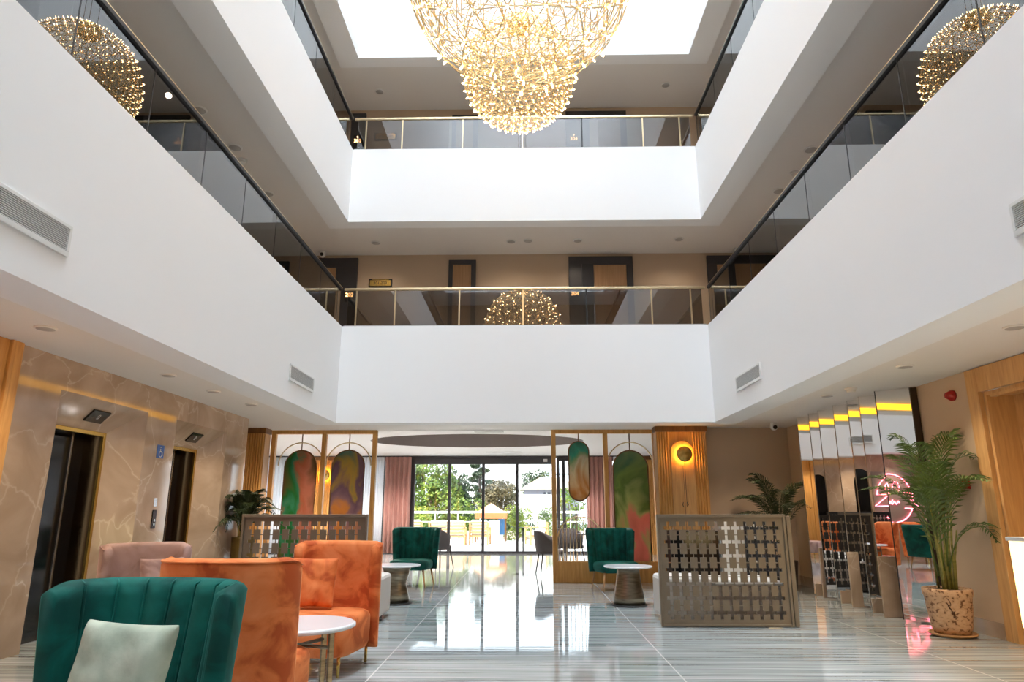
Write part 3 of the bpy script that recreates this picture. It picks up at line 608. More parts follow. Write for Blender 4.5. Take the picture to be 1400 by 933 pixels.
def cushion(name, lab, loc, rot, size, m_, thick=.075, group=None, cat='cushion'):
    b = MB(); n = 18
    def P(i, j, s):
        u = 2*i/n-1; v = 2*j/n-1
        f = (1-u**4)*(1-v**4); h = thick*(f**.45)
        k = 1-.055*(1-abs(v)**2)*abs(u) ; k2 = 1-.055*(1-abs(u)**2)*abs(v)
        wr = .012*min(1, f*2)*noise.noise(Vector((u*2.5, v*2.5, s*3+size*7)))
        return (u*k*size/2, s*(h+.001)+wr, v*k2*size/2)
    for s in (1, -1):
        g = [[b.b.verts.new(P(i, j, s)) for j in range(n+1)] for i in range(n+1)]
        for i in range(n):
            for j in range(n):
                f = b.b.faces.new((g[i][j], g[i+1][j], g[i+1][j+1], g[i][j+1])); f.smooth = True
    bmesh.ops.remove_doubles(b.b, verts=b.b.verts, dist=.0024)
    o = b.build(name, m_, smooth=True); o.location = loc; o.rotation_euler = rot; md = o.modifiers.new('s', 'SUBSURF'); md.levels = 1; md.render_levels = 1
    return tag(o, lab, cat, group)
GA = dict(zb=.27, zs=.43, legm=LEGW, flare=.10, chan=8, wing=.0, seat_front=.34, d=.24, W=.86)
armchair('green_armchair', 'green velvet channel-back armchair with a pale cushion, lower left foreground', (-1.675, 2.93, 0), math.radians(-6), GREEN, **dict(GA, W=.90, H=.935, d=.27))
cushion('throw_cushion', 'pale sage woven square cushion on the green armchair in front', (-1.505, 2.72, .66), (math.radians(-14), math.radians(3), math.radians(-2)), .375, LINEN)
armchair('green_armchair', 'dark green velvet armchair on beech legs in front of the rose curtain', (-1.93, 12.2, 0), math.radians(-8), GREEN, **GA)
armchair('green_armchair', 'dark green velvet armchair on beech legs before the right glass partition', (1.46, 11.75, 0), math.radians(14), GREEN, **GA)
OA = dict(zb=.14, zs=.44, legm=GOLD, wing=.0, seat_front=.44, splay=.0, legr=(.014, .012), W=.84, d=.24)
armchair('orange_armchair', 'orange velvet armchair seen from behind, between the green armchair and the white table', (-1.665, 4.24, 0), math.radians(180-3), ORANGE, **dict(OA, seat_front=.36, W=.79, H=.985))
armchair('orange_armchair', 'orange velvet armchair facing the camera with a square orange cushion', (-1.66, 6.05, 0), math.radians(-9), ORANGE, **dict(OA, d=.19, W=.80, H=.975))
cushion('throw_cushion', 'square orange velvet cushion against the back of the orange armchair', (-1.80, 6.06, .655), (math.radians(-14), 0, math.radians(-5)), .42, ORANGE)
armchair('mauve_armchair', 'dusty mauve velvet armchair in front of the farther lift', (-3.30, 6.32, 0), math.radians(52), MAUVE, **dict(OA, d=.27, W=.78))
cushion('throw_cushion', 'small mauve cushion on the mauve armchair', (-3.26, 6.40, .64), (math.radians(-14), 0, math.radians(46)), .40, MAUVE)
armchair('orange_armchair', 'orange armchair under the pink neon sign, seen only in the mirror', (-3.55, 1.55, 0), math.radians(80), ORANGE, **OA)

# ------------------------------------------------------------------ tables
t = thing('coffee_table', 'round white coffee table on slim bronze legs beside the orange armchairs', 'table', (-1.46, 4.74, 0), math.radians(48))
MB().lathe([(.33, .505), (.345, .512), (.345, .528), (.33, .535)], n=64).build('tabletop', TOPW, t)
for k in range(4):
    a = k*PI/2+.35; x, y = .24*math.cos(a), .24*math.sin(a); q = bx('leg', BRONZE, x-.018, x+.018, y-.010, y+.010, 0, .505, parent=t, bevel=.003)
m = MB()
for k in (0, 1):
    a = k*PI/2+.35; c, s = math.cos(a)*.23, math.sin(a)*.23; m.tube([(c, s, .40), (-c, -s, .40)], .012, 6)
m.build('cross_brace', BRONZE, t)
def side_table(loc, prof, lab):
    t = thing('side_table', lab, 'table', loc); MB().lathe([(.29, .485), (.325, .49), (.33, .505), (.325, .51)], n=48).build('tabletop', TOPW, t)
    MB().lathe(prof, n=48).build('pedestal', BRONZE, t); MB().lathe([(prof[0][0]+.03, 0), (prof[0][0]+.03, .015), (prof[0][0], .02)], n=48).build('foot_ring', BLACKM, t)
side_table((1.40, 9.82, 0), [(.215, .02), (.20, .12), (.155, .40), (.15, .485)], 'small table with conical bronze pedestal beside the right lattice screen'); side_table((-1.79, 9.95, 0), [(.195, .02), (.165, .16), (.135, .26), (.165, .36), (.195, .485)], 'small table with waisted bronze pedestal beside the left lattice screen')

# ------------------------------------------------------------------ lattice screens
def lattice(bm_, W, H_, px, pz, y0, y1, mx=.05, mz=.05):
    nx = round((W-2*mx)/px); nz = round((H_-2*mz)/pz); px = (W-2*mx)/nx; pz = (H_-2*mz)/nz
    fx = [.03, .34, .66, .97]; fz = [.03, .38, .62, .97]
    xs = [0]+[mx+px*(i+f) for i in range(nx) for f in fx]+[W]; zs = [0]+[mz+pz*(i+f) for i in range(nz) for f in fz]+[H_]
    def hole(i, j):
        if i in (0, len(xs)-2) or j in (0, len(zs)-2): return False
        a = (i-1) % 4; b = (j-1) % 4
        if a == 3 or b == 3: return False
        return a == 1 or b == 1
    V = {}
    def v(i, j, y):
        k = (i, j, y)
        if k not in V: V[k] = bm_.b.verts.new((xs[i], y, zs[j]))
        return V[k]
    F = lambda *q: bm_.b.faces.new(q)
    solid = {(i, j) for i in range(len(xs)-1) for j in range(len(zs)-1) if not hole(i, j)}
    for (i, j) in solid:
        F(v(i, j, y0), v(i+1, j, y0), v(i+1, j+1, y0), v(i, j+1, y0)); F(v(i, j, y1), v(i, j+1, y1), v(i+1, j+1, y1), v(i+1, j, y1))
        if (i-1, j) not in solid: F(v(i, j, y0), v(i, j+1, y0), v(i, j+1, y1), v(i, j, y1))
        if (i+1, j) not in solid: F(v(i+1, j, y0), v(i+1, j, y1), v(i+1, j+1, y1), v(i+1, j+1, y0))
        if (i, j-1) not in solid: F(v(i, j, y0), v(i, j, y1), v(i+1, j, y1), v(i+1, j, y0))
        if (i, j+1) not in solid: F(v(i, j+1, y0), v(i+1, j+1, y0), v(i+1, j+1, y1), v(i, j+1, y1))
def lscreen(loc, lab, W=1.45, H_=1.20, rz=0, m_=SCREENM, ret=True):
    t = thing('lattice_screen', lab, 'screen', loc, rz)
    p = MB(); lattice(p, W-.06, H_-.07, .106, .155, 0, .02, .045, .04); p.build('lattice_panel', m_, t, loc=(.03, 0, .035))
    f = MB(); f.box(0, .03, -.02, .04, .01, H_); f.box(W-.03, W, -.02, .04, .01, H_); f.box(.03, W-.03, -.02, .04, H_-.035, H_); f.box(.03, W-.03, -.02, .04, .01, .035); f.build('screen_frame', m_, t, bevel=.004)
    if ret:
        p = MB(); lattice(p, 1.6, H_-.07, .106, .155, 0, .02, .04, .04); q = p.build('side_panel', BLACKM, t, loc=(W+.055, .06, .035)); q.rotation_euler = (0, 0, math.radians(90))
        bx('hinge_post', m_, W+.01, W+.06, -.01, .055, .01, H_-.02, parent=t, bevel=.004)
    for x in (.25, W-.3): bx('foot_plate', STEEL, x, x+.15, -.05, .06, 0, .008, parent=t)
    return t
lscreen((1.49, 8.05, 0), 'bronze lattice screen with plus shaped cutouts, right of the passage'); lscreen((-3.25, 8.05, 0), 'bronze lattice screen with plus shaped cutouts, behind the orange armchairs', ret=False)
lscreen((-3.95, 2.15, 0), 'black lattice screen by the left wall, seen only in the mirror', W=2.7, H_=1.2, rz=PI/2, m_=BLACKM, ret=False)
def bench(loc, W, lab, D=.72):
    t = thing('upholstered_bench', lab, 'bench', loc); m = MB(); m.box(.55, W, 0, D, .06, .41); m.build('bench_base', mat('taupe_upholstery', (.34, .28, .235), .85), t, bevel=.03)
    m = MB(); m.box(0, .55, 0, D, .05, .50); m.build('arm_end', CREAM, t, bevel=.04); m = MB(); m.box(.55, W, 0, D, .41, .47); m.build('seat_cushion', CREAM, t, bevel=.03)
    for x in (.1, W-.1):
        for y in (.08, D-.08): MB().tube([(x, y, 0), (x, y, .06)], .02).build('foot', BLACKM, t)
bench((1.56, 8.17, 0), 1.35, 'cream upholstered bench behind the right lattice screen')
t = thing('upholstered_bench', 'cream upholstered bench behind the left lattice screen', 'bench', (-3.2, 8.17, 0)); bx('bench_base', CREAM, 0, 1.36, 0, .72, .06, .40, parent=t, bevel=.03); bx('arm_end', CREAM, 1.36, 1.54, 0, .72, .05, .50, parent=t, bevel=.04)
for x in (.1, 1.44):
    for y in (.08, .64): MB().tube([(x, y, 0), (x, y, .06)], .02).build('foot', BLACKM, t)
# cabinets behind the right screen
t = thing('console_cabinet', 'black console cabinet behind the right lattice screen', 'cabinet', (2.36, 11.6, 0)); bx('carcass', BLACKM, 0, .78, 0, .45, .08, .92, parent=t, bevel=.005); bx('door', BLACK, .01, .385, -.015, 0, .1, .9, parent=t); bx('door', BLACK, .395, .77, -.015, 0, .1, .9, parent=t)
m = MB(); [m.box(x, x+.04, y, y+.04, 0, .08) for x in (.02, .72) for y in (.02, .39)]; m.build('plinth_feet', BLACKM, t)
t = thing('sideboard', 'white sideboard behind the right lattice screen', 'cabinet', (3.18, 11.65, 0)); bx('carcass', WPLAST, 0, .72, 0, .45, .06, 1.08, parent=t, bevel=.005); bx('door', WPLAST, .01, .35, -.015, 0, .1, 1.05, parent=t); bx('door', WPLAST, .37, .71, -.015, 0, .1, 1.05, parent=t); bx('plinth', BLACKM, .03, .69, .02, .43, 0, .06, parent=t)

# ------------------------------------------------------------------ dining chairs and pedestal tables of the lounge
def dining(loc, rz, lab, fab=CHARC, group='dark lounge chairs around the dining tables'):
    t = thing('lounge_chair', lab, 'chair', loc, rz, group)
    rings = []
    for i in range(25):
        u = i/24; a = -.35+(PI+.7)*u
        loop = []
        for (v, off) in ((0, 0), (.5, -.005), (.95, 0), (1, .02), (.95, .045), (.5, .05), (0, .045)):
            x, y = sup(a, .27-off+.02*v, .25-off, 2.6); top = .84-.14*max(0, abs(u-.5)*2-.45)/.55
            loop.append((x, y+.03+.05*v*math.sin(max(0, min(PI, a))), .44+(top-.44)*v))
        rings.append(loop)
    MB().loft(rings, True).build('backrest', fab, t, smooth=True)
    P = lambda z, s: [(sup(2*PI*i/28, .25*s, .26*s, 4)[0], sup(2*PI*i/28, .25*s, .26*s, 4)[1], z) for i in range(28)]
    MB().loft([P(.39, .9), P(.41, 1), P(.46, 1), P(.475, .9)]).build('seat', fab, t, smooth=True)
    for sx in (-1, 1):
        for sy in (-1, 1): MB().tube([(sx*.19, sy*.19, .40), (sx*.25, sy*.25, 0)], [.016, .010], 8).build('leg', BLACKM, t)
    return t
def ped(loc, lab, r=.35, top=DARK, grp=None, h=.74):
    t = thing('pedestal_table', lab, 'table', loc, 0, grp); MB().lathe([(r, h-.025), (r, h)], n=36).build('tabletop', top, t); MB().tube([(0, 0, .015), (0, 0, h-.025)], .025).build('stem', BLACKM, t); MB().lathe([(r*.6, 0), (r*.55, .015), (.03, .02)], n=32).build('base', BLACKM, t)
c0 = dining((.50, 14.4, 0), math.radians(100), 'charcoal lounge chair seen from the side just left of the right partition')
for i, (x, y, r, lab) in enumerate(((1.05, 16.4, 150, 'charcoal lounge chair behind the low barred arch, left one'), (2.05, 16.6, 200, 'charcoal lounge chair behind the right partition, beside the arched glass'), (1.9, 15.1, 20, 'charcoal lounge chair behind the green armchair on the right'))):
    dup(c0, (x, y, 0), math.radians(r), lab)
ped((1.45, 15.8, 0), 'dark round dining table behind the barred arch of the right partition', .34)
t = dining((-2.55, 15.6, 0), math.radians(185), 'dark brown lounge chair just above the left green armchair', BROWNF); dup(c0, (-1.95, 15.9, 0), math.radians(150), 'dark lounge chair partly hidden behind the left green armchair, right of the brown one'); dup(c0, (-3.55, 14.9, 0), math.radians(200), 'dark lounge chair behind the right end of the left lattice screen')
ped((-2.75, 16.9, 0), 'dark round dining table behind the brown lounge chair', .42)

# ------------------------------------------------------------------ palms
def frond(t, base, az, length, rise, droop, fab, leaf=.24, nl=22, rnd=None, name='frond', lim=(-9, 9, 9)):
    m = MB(); P = []; n = 16
    d = Vector((math.cos(az), math.sin(az), 0)); side = Vector((-math.sin(az), math.cos(az), 0))
    for i in range(n+1):
        s = i/n
        P.append(Vector(base)+d*(length*(.25*s+.75*s*s*.75+.25*s*s*s*.6))+Vector((0, 0, rise*math.sin(min(1, s*.9)*PI*.5*1.05)-droop*s**3)))
    m.tube(P, [.009*(1-.8*i/n) for i in range(n+1)], 5)
    for k in range(nl):
        s = .22+.78*k/(nl-1); f = s*n; i = min(n-1, int(f)); p = P[i].lerp(P[i+1], f-i); tg = (P[i+1]-P[i]).normalized()
        L_ = leaf*math.sin(PI*min(1, .18+.75*(s-.22)/.78+.05))*(1.05)+.03
        for sg in (-1, 1):
            o = (side*sg*.8+tg*.65+Vector((0, 0, .25))).normalized(); up = tg.cross(o).normalized()*sg
            dr = Vector((0, 0, -1)); w0 = .010
            a = p; b = p+o*L_*.5+dr*L_*.03; c = p+o*L_*.95+dr*L_*(.25+rnd.random()*.12)
            wv = tg*w0
            A = [a-wv*.5, a+wv*.5]; B = [b-wv*1.3, b+wv*1.3]
            va = [m.b.verts.new(q) for q in A]; vb = [m.b.verts.new(q) for q in B]; vc = m.b.verts.new(c)
            m.b.faces.new((va[0], va[1], vb[1], vb[0])); m.b.faces.new((vb[0], vb[1], vc))
    for v in m.b.verts:
        if v.co.x > lim[1]: v.co.x = lim[1]-.02*rnd.random()
        if v.co.x < lim[0]: v.co.x = lim[0]+.02*rnd.random()
        if v.co.y > lim[2]: v.co.y = lim[2]-.02*rnd.random()
    m.build(name, fab, t)
def palm(name, lab, loc, pot, H_, nf, seed, fab, spread=.55, canes=8, zc=.47, leaf=.24, pr=.2, az=None, nl=24, lim=(-9, 9, 9)):
    rnd = random.Random(seed); t = thing(name, lab, 'potted plant', loc)
    pot(t)
    for k in range(canes):
        a = rnd.random()*2*PI; r0 = rnd.random()*pr*.55; hh = H_*(.25+.3*rnd.random())
        MB().tube([(r0*math.cos(a), r0*math.sin(a), zc-.06), (r0*1.3*math.cos(a), r0*1.3*math.sin(a), zc+hh*.5), (r0*1.9*math.cos(a), r0*1.9*math.sin(a), zc+hh)], [.013, .011, .008], 7).build('cane', CANE, t)
    for k in range(nf):
        a = (az[k % len(az)]+(rnd.random()-.5)*.7) if az else k*2.4+rnd.random()*.6
        s = (k+.5)/nf; b0 = zc+H_*(.05+.38*rnd.random()); hi = 1-s
        L_ = spread*(.45+.75*s)*(.85+.3*rnd.random()); rise = (H_-(b0-zc))*(.42+.60*hi); dr = .10+.35*s*rnd.random()
        frond(t, (.05*math.cos(a), .05*math.sin(a), b0), a, L_*1.5, rise, dr, fab, leaf, nl, rnd, lim=lim)
    return t
def terra_pot(t):
    MB().lathe([(.165, .035), (.185, .10), (.205, .25), (.215, .38), (.228, .40), (.232, .455), (.222, .465), (.205, .455), (.195, .40), (.001, .40)], n=48).build('pot', TERRA, t, smooth=True)
    MB().lathe([(.17, 0), (.215, .015), (.222, .035), (.21, .035), (.2, .022)], n=48).build('saucer', mat('saucer_clay', (.55, .30, .13), .6), t)
    MB().lathe([(.198, .43), (.15, .445), (.001, .45)], n=24).build('soil', SOIL, t)
    m = MB(); R = .212
    def S(a, z, r=R): return (r*math.cos(a), r*math.sin(a), z)
    A0 = math.radians(238); m.tube([S(A0+.02*i+.08*math.sin(i*.9), .36-.012*i+.02*math.cos(i*1.3), .205-.0006*i*0+.008) for i in range(14)], .004, 5); m.tube([S(A0-.05+.03*i, .33-.02*i*.6+.014*math.sin(i*1.7), .213) for i in range(13)], .004, 5); m.build('carved_motif', mat('carved_brown', (.10, .04, .018), .8), t)
palm('areca_palm', 'tall areca palm in a speckled terracotta pot beside the mirrors', (4.37, 7.58, 0), terra_pot, 1.70, 19, 5, FROND, spread=.44, canes=12, leaf=.30, nl=19, lim=(-.9, .35, 9))
def pot_fn(m_, r, h):
    def f(t):
        MB().lathe([(r*.72, 0), (r*.8, .02), (r, h-.03), (r, h), (r*.9, h), (r*.88, h-.06), (.001, h-.06)], n=36).build('pot', m_, t, smooth=True); MB().lathe([(r*.86, h-.05), (.001, h-.04)], n=24).build('soil', SOIL, t)
    return f
palm('areca_palm', 'dark drooping palm in the beige corner behind the right lattice screen', (4.20, 11.72, 0), pot_fn(POTD, .22, .45), 1.5, 15, 11, FRONDD, spread=.62, canes=6, zc=.42, leaf=.30, az=[PI, PI*.9, 1.2*PI, 0, -.6, PI*1.4], lim=(-.9, .50, .68))
palm('areca_palm', 'dark leafy palm in an olive pot at the end of the marble wall', (-4.30, 10.75, 0), pot_fn(POTG, .17, .85), .80, 22, 19, FRONDD, spread=.36, canes=5, zc=.82, leaf=.22, lim=(-.2, 9, 9))

# ------------------------------------------------------------------ chandeliers (wire spheres with lamps)
def geo(R, sub):
    b = bmesh.new(); bmesh.ops.create_icosphere(b, subdivisions=sub, radius=R); return b
def chandelier(loc, R, sub, lab, wr, seed, zcable, bulb_r, out=.02):
    t = thing('wire_sphere_chandelier', lab, 'chandelier', loc); rnd = random.Random(seed)
    Rm = Matrix.Rotation(rnd.random()*3, 3, 'X') @ Matrix.Rotation(rnd.random()*3, 3, 'Z')
    b = geo(R, sub); V = [(Rm @ v.co).copy() for v in b.verts]; ED = [(e.verts[0].index, e.verts[1].index) for e in b.edges]; b.free()
    def cage(name, Rr, ed, w_, verts):
        m = MB()
        for i, j in ed:
            p, q = verts[i].normalized()*Rr, verts[j].normalized()*Rr; mid = (p+q).normalized()*Rr; m.tube([p, mid, q], w_, 4, cap=False)
        m.build(name, CHW, t)
    cage('outer_wire_cage', R, ED, wr, V)
    R2 = Matrix.Rotation(.35, 3, 'Y') @ Matrix.Rotation(.2, 3, 'X'); V2 = [R2 @ v for v in V]
    cage('inner_wire_cage', R*.90, ED, wr*.8, V2)
    R3 = Matrix.Rotation(.9, 3, 'X') @ Matrix.Rotation(.5, 3, 'Y')
    if sub < 4: cage('middle_wire_cage', R*.96, ED, wr*.7, [R3 @ v for v in V])
    allp = [(v.normalized()*(R+out), v) for v in V]
    allp.sort(key=lambda p: -((p[0]+Vector(loc))-Vector((0, 0, 1.25))).length*-1)   # nearest first
    m0 = None
    def bulb_mb(p, n):
        m = MB(); d = n.normalized(); a = p-d*.012; c = p+d*bulb_r*2.6; m.tube([a, p, p+d*bulb_r*1.4, c], [bulb_r*.5, bulb_r, bulb_r*.95, bulb_r*.35], 6); return m
    bm0 = MB(); bm0.tube([(0, 0, -.012), (0, 0, 0), (0, 0, bulb_r*1.4), (0, 0, bulb_r*2.6)], [bulb_r*.5, bulb_r, bulb_r*.95, bulb_r*.35], 6)
    first = bm0.build('bulb', BULB, t)
    for k, (p, n) in enumerate(allp[:100]):
        o = first if k == 0 else first.copy()
        if k: COL.objects.link(o)
        o.parent = t; o.location = p; o.rotation_mode = 'QUATERNION'; o.rotation_quaternion = n.to_track_quat('Z', 'Y')
    rest = allp[100:]
    mm = MB()
    for p, n in rest: mm.tube([p-n.normalized()*.012, p, p+n.normalized()*bulb_r*1.4, p+n.normalized()*bulb_r*2.6], [bulb_r*.5, bulb_r, bulb_r*.95, bulb_r*.35], 6)
    for v in (V2 if sub < 4 else V2[::4]): 
        n = v.normalized(); p = n*R*.9; mm.tube([p-n*.012, p, p+n*bulb_r*1.4, p+n*bulb_r*2.4], [bulb_r*.5, bulb_r*.9, bulb_r*.85, bulb_r*.35], 5)
    o = mm.build('bulbs', BULB, t); o['kind'] = 'stuff'
    MB().lathe([(.14, R-.06), (.16, R-.05), (.16, R+.07), (.14, R+.08)], n=32).build('top_hub', GOLD, t)
    m = MB()
    for a in (0, 2.1, 4.2): m.tube([(.1*math.cos(a), .1*math.sin(a), R+.08), (.1*math.cos(a), .1*math.sin(a), zcable-loc[2])], .004, 5)
    m.build('hanging_cable', STEEL, t)
    return t
chandelier((-.03, 4.98, 5.78), .975, 3, 'large golden wire sphere chandelier cut by the top of the photo', .0055, 3, 31.9, .010)
chandelier((-.06, 8.10, 6.98), .755, 4, 'smaller dense golden wire sphere chandelier hanging below and behind the large one', .0036, 8, 31.9, .0048)

# ------------------------------------------------------------------ neon sign and things seen only in the mirror
t = thing('neon_sign', 'pink neon sign of a circle, letters and an arrow, reflected in the mirrors', 'sign', (LW+.04, 1.5, 1.55)); X = .0
def nt_(pts, name='neon_tube'): MB().tube([(X, a, b) for a, b in pts], .012, 8).build(name, NEON, t)
nt_([(.62*math.cos(a), .62*math.sin(a)) for a in [math.radians(10+ (265-10)*i/40) for i in range(41)]])
nt_([(.62*math.cos(a), .62*math.sin(a)) for a in [math.radians(275+50*i/12) for i in range(13)]])
nt_([(-.66, .14), (-.30, .14), (-.80, -.26), (-.35, -.26)]); nt_([(.62, .1), (.25, .1), (.7, -.2), (.3, -.2)])
nt_([(.20+.14*math.cos(a), .28+.14*math.sin(a)) for a in [math.radians(-90+300*i/20) for i in range(21)]]); nt_([(.12+.14*math.cos(a), .0+.13*math.sin(a)) for a in [math.radians(120-280*i/20) for i in range(21)]])
nt_([(-.15+.1*math.cos(a), .28+.14*math.sin(a)) for a in [math.radians(300*i/20) for i in range(21)]]); nt_([(-.2+.03*i, -.12+.04*math.sin(i*1.6)) for i in range(14)])
m = MB(); m.box(-.035, -.02, -.7, .7, -.7, .7); m.build('mounting_plate', mat('plate_grey', (.25, .22, .2), .3), t)
def niche(y0, y1, lab):
    r = (y1-y0)/2; cy = (y0+y1)/2; m = MB(); m.prism([(y0, 0), (y1, 0)]+[(cy+r*math.cos(a), 1.95+min(r, .6)*math.sin(a)) for a in [PI*k/16 for k in range(17)]], 'x', LW+.002, LW+.022); tag(m.build('arched_panel', BLACK), lab, 'wall panel')
niche(2.30, 3.10, 'black arched panel on the left wall, right hand arch in the mirror strips'); niche(4.35, 4.95, 'black arched panel on the left wall, left hand arch in the mirror strips')

# ------------------------------------------------------------------ EXTERIOR
TERR = mat('terrace_tile', (.78, .74, .68), .7)
struct(bx('ground', mat('garden_soil', (.16, .17, .07), .9), -60, 60, 31.5, 120, -3.2, -3)); struct(bx('floor_terrace', TERR, -14, 14, 21.2, 31.5, -.2, -.02))
def leafmat(n, a, b_, c): return noisemat(n, [(.3, a), (.5, b_), (.7, c)], 1.3, rough=.6, detail=3)
LG = leafmat('bright_leaf', (.03, .06, .008), (.10, .17, .015), (.30, .34, .035)); LD = leafmat('dark_leaf', (.01, .025, .008), (.03, .06, .015), (.08, .10, .03)); LB = leafmat('bronze_leaf', (.03, .035, .01), (.12, .09, .035), (.20, .15, .06)); LY = leafmat('hedge_leaf', (.05, .09, .006), (.18, .24, .015), (.38, .36, .03))
BARK = mat('bark', (.10, .07, .05), .9)
def tree(lab, loc, h, w_, leafm, seed, style='round', n=2600, ls=.16, trunk=True, name='tree', cat='tree', z0=.25):
    rnd = random.Random(seed); t = thing(name, lab, cat, loc); m = MB()
    blobs = []
    if style == 'round':
        for k in range(16): blobs.append((rnd.uniform(-.75, .75)*w_/2, rnd.uniform(-.6, .6)*w_/2, h*rnd.uniform(z0+.1, .88), w_*rnd.uniform(.16, .30)))
    elif style == 'conifer':
        for k in range(22): 
            s = k/21; a = k*2.4; rr = (1-s)*w_/2*.8; blobs.append((rr*math.cos(a), rr*math.sin(a), h*(z0+(1-z0)*s), w_*.13*(1.25-s)))
    else:
        for k in range(16): blobs.append((rnd.uniform(-.36, .36)*w_, rnd.uniform(-.15, .15), h*rnd.uniform(.10, .85), h*.17))
    for k in range(n):
        bxx = rnd.choice(blobs); d = Vector((rnd.gauss(0, 1), rnd.gauss(0, 1), rnd.gauss(0, 1))).normalized(); rr = bxx[3]*(.75+.4*rnd.random())
        if style == 'conifer': d.z *= .45; rr *= 1.5
        p = Vector(bxx[:3])+d*rr; u = Vector((rnd.gauss(0, 1), rnd.gauss(0, 1), rnd.gauss(0, 1))).normalized(); v = u.orthogonal().normalized(); s = ls*(.6+.8*rnd.random())
        m.poly([p-u*s*.5, p+v*s*.28, p+u*s*.5, p-v*s*.28])
    m.build('foliage', leafm, t)
    if trunk:
        q = MB(); q.tube([(0, 0, 0), (.05, 0, h*.4), (0, .05, h*.8)], [h*.03, h*.02, h*.008], 8)
        for k in range(5): b_ = blobs[k]; q.tube([(0, 0, h*(.25+.1*k)), (b_[0]*.8, b_[1]*.8, b_[2])], [h*.012, h*.004], 5)
        q.build('trunk', BARK, t)
    return t
G = -3.0
tree('bright green leafy tree filling the leftmost door pane', (-5.5, 37.5, G), 8.0, 3.9, LG, 1, n=9000, ls=.2); tree('yellow green shrubby tree low behind the leftmost door pane', (-5.7, 33.7, G), 5.2, 2.0, LY, 2, n=2500)
tree('dark narrow tree at the left of the second door pane', (-3.95, 40, G), 7.1, 1.5, LD, 3, n=2600); tree('bright round tree low in the second door pane', (-3.1, 35.6, G), 5.1, 2.0, LG, 4, n=2600)
tree('tall layered dark conifer behind the middle door frame', (-2.75, 42, G), 7.9, 3.4, LD, 5, 'conifer', 5200, z0=.3); tree('bronze green conical tree in the third door pane', (-1.3, 38.4, G), 6.4, 2.1, LB, 6, 'round', 3800, z0=.35)
tree('small round dark palm like tree above the tan roof', (1.4, 95, G), 10.2, 3.4, LD, 7, n=900, ls=.4, z0=.55)
tree('bright tree right of the house, seen through the right partition', (2.6, 36, G), 5.6, 1.9, LG, 8, n=2600); tree('dark olive bush behind the terrace railing, left part', (-3.4, 33.2, G), 4.1, 1.9, LD, 9, n=2600); tree('dark olive bush behind the gazebo', (-.9, 34.6, G), 4.4, 2.2, LD, 10, n=2200)
tree('clipped yellow green hedge right of the gazebo', (-.3, 30.6, -.02), 1.5, 1.0, LY, 11, 'hedge', 2400, .08, trunk=False, name='hedge', cat='hedge'); tree('yellow green shrub in front of the grey house', (.9, 30.6, -.02), 1.4, .5, LG, 13, 'hedge', 1200, .08, trunk=False, name='hedge', cat='hedge')
# railing and low wall
t = thing('terrace_railing', 'pale metal railing along the far edge of the terrace', 'railing', (0, 31.3, 0)); q = MB(); q.box(-13, 13, -.03, .03, 1.10, 1.20); q.build('top_rail', WPLAST, t)
for k in range(27): bx('post', WPLAST, -13+k-.02, -13+k+.02, -.02, .02, 0, 1.10, parent=t)
bx('mid_rail', WPLAST, -13, 13, -.015, .015, .72, .76, parent=t)
struct(bx('wall_terrace', mat('terrace_wall', (.55, .48, .42), .8), -14, 14, 31.35, 31.5, -.2, .35)); struct(bx('wall_garden', mat('pale_garden_wall', (.70, .66, .66), .8), -12, 2.2, 44, 44.2, -3, 2.2))
# house
t = thing('house', 'pale grey house with tan hipped roof behind the right door pane', 'building', (2.9, 80, -3)); HW = mat('house_render', (.24, .24, .29), .8); HR = mat('roof_tiles', (.40, .31, .22), .8)
bx('upper_storey', HW, -3.0, 3.2, 0, 6, 0, 6.5, parent=t); bx('front_wing', mat('house_white', (.40, .40, .43), .8), -4.6, 1.0, -2.5, 0, 0, 4.9, parent=t)
m = MB(); A = [(-3.5, -.6, 6.5), (3.7, -.6, 6.5), (3.7, 6.6, 6.5), (-3.5, 6.6, 6.5)]; T = [(-1.2, 3, 8.0), (1.4, 3, 8.0)]
m.poly(A); m.poly([A[0], A[1], T[1], T[0]]); m.poly([A[1], A[2], T[1]]); m.poly([A[2], A[3], T[0], T[1]]); m.poly([A[3], A[0], T[0]]); m.build('hipped_roof', HR, t)
m = MB(); A = [(-4.8, -2.9, 4.9), (1.3, -2.9, 4.9), (1.3, 0, 5.6), (-4.8, 0, 5.6)]; m.poly(A); m.poly([(x, y, z+.1) for x, y, z in A]); m.build('lean_to_roof', mat('white_roof', (.5, .48, .46), .7), t)
for (x, z, w2, h2, y) in ((-.8, 5.6, .8, .6, -.02), (-1.6, 3.7, .9, .9, -2.52)):
    o = bx('window', mat('dark_glass', (.05, .06, .08), .1), x, x+w2, y-.02, y, z, z+h2, parent=t); bx('window_bar', WPLAST, x+w2/2-.03, x+w2/2+.03, y-.04, y-.02, z, z+h2, parent=o)
bx('chimney', WPLAST, -4.3, -3.5, 1, 1.8, 0, 9.0, parent=t)
t = thing('apartment_block', 'pale distant apartment block behind the trees', 'building', (-6, 100, -3)); bx('facade', mat('far_facade', (.80, .78, .78), .8), -7, 9, 0, 8, 0, 13.5, parent=t)
for k in range(6):
    for j in range(3): bx('window', mat('far_window', (.55, .56, .60), .4), -6+k*2.4, -5+k*2.4, -.1, 0, 3+j*3.2, 4.4+j*3.2, parent=t)
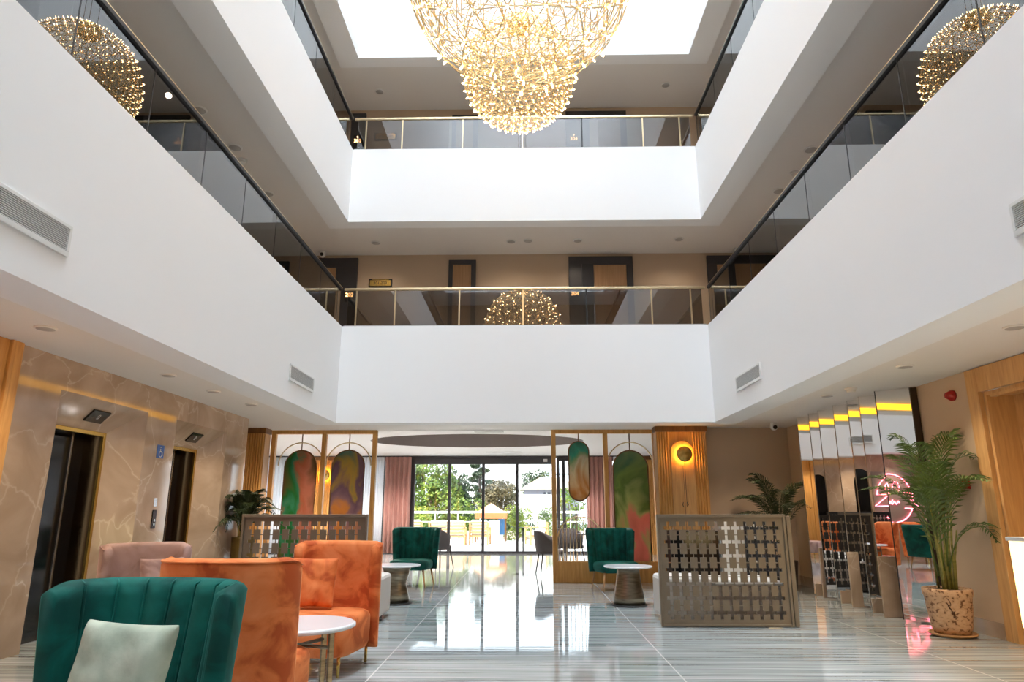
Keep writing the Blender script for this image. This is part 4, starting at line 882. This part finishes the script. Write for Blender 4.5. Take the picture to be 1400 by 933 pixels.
# gazebo with tan canopy
t = thing('gazebo', 'small garden kiosk with tan pyramid canopy and orange valance', 'gazebo', (-1.42, 29.5, -.02)); CT = mat('tan_canopy', (.62, .36, .22), .8)
m = MB(); A = [(-.64, -.6, 1.14), (.64, -.6, 1.14), (.64, .6, 1.14), (-.64, .6, 1.14)]; [m.poly([A[i], A[(i+1) % 4], (0, 0, 1.55)]) for i in range(4)]; m.poly(A); m.build('canopy', CT, t)
m = MB(); m.box(-.64, .64, -.61, -.59, .92, 1.14); m.box(-.64, .64, .59, .61, .92, 1.14); m.box(-.65, -.63, -.6, .6, .92, 1.14); m.box(.63, .65, -.6, .6, .92, 1.14); m.build('valance', mat('orange_valance', (.60, .20, .07), .8), t)
for x in (-.6, .6):
    for y in (-.56, .56): bx('post', WOODD, x-.025, x+.025, y-.025, y+.025, 0, 1.14, parent=t)
bx('blue_panel', mat('blue_paint', (.04, .16, .36), .6), .28, .58, .4, .45, .25, .9, parent=t)
tag(bx('plinth_block', WPLAST, -1.42, -1.05, 28.2, 28.55, -.02, .84, bevel=.02), 'white rectangular block in front of the kiosk on the terrace', 'plinth')
# terrace seats
WT = mat('teak', (.58, .33, .14), .6); CW = mat('white_cushion', (.85, .83, .78), .8)
def seat_out(loc, rz, W, lab):
    t = thing('terrace_bench' if W > 1 else 'terrace_chair', lab, 'bench' if W > 1 else 'chair', loc, rz); h = W/2
    for sx in (-1, 1):
        for y in (-.33, .33): bx('leg', WT, sx*h-.03, sx*h+.03, y-.03, y+.03, 0, .62 if y < 0 else .82, parent=t)
        bx('armrest', WT, sx*h-.04, sx*h+.04, -.36, .36, .60, .64, parent=t)
    m = MB(); m.box(-h, h, -.35, .33, .28, .34); m.build('seat_frame', WT, t); bx('seat_cushion', CW, -h+.04, h-.04, -.33, .26, .34, .46, parent=t, bevel=.03)
    m = MB(); [m.box(-h, h, .30, .34, z, z+.05) for z in (.42, .54, .66, .78)]; m.build('back_slats', WT, t); bx('back_cushion', CW, -h+.05, h-.05, .18, .30, .46, .90, parent=t, bevel=.03)
seat_out((-2.88, 26.3, -.02), PI, 1.3, 'teak terrace bench with white cushions seen from behind, left of centre frame'); seat_out((-1.72, 27.0, -.02), PI*.97, .68, 'teak terrace chair with white cushions left of the white block'); seat_out((.42, 26.9, -.02), -PI*.4, .62, 'white cushioned teak terrace chair in the rightmost door pane'); seat_out((-4.5, 27.3, -.02), PI*1.1, .9, 'white cushioned terrace chair in the leftmost door pane')
ped((-2.62, 21.9, -.02), 'thin dark pedestal table outside the leftmost door pane', .17, BLACKM); ped((-.07, 21.9, -.02), 'thin dark pedestal table outside the rightmost door pane', .17, BLACKM)
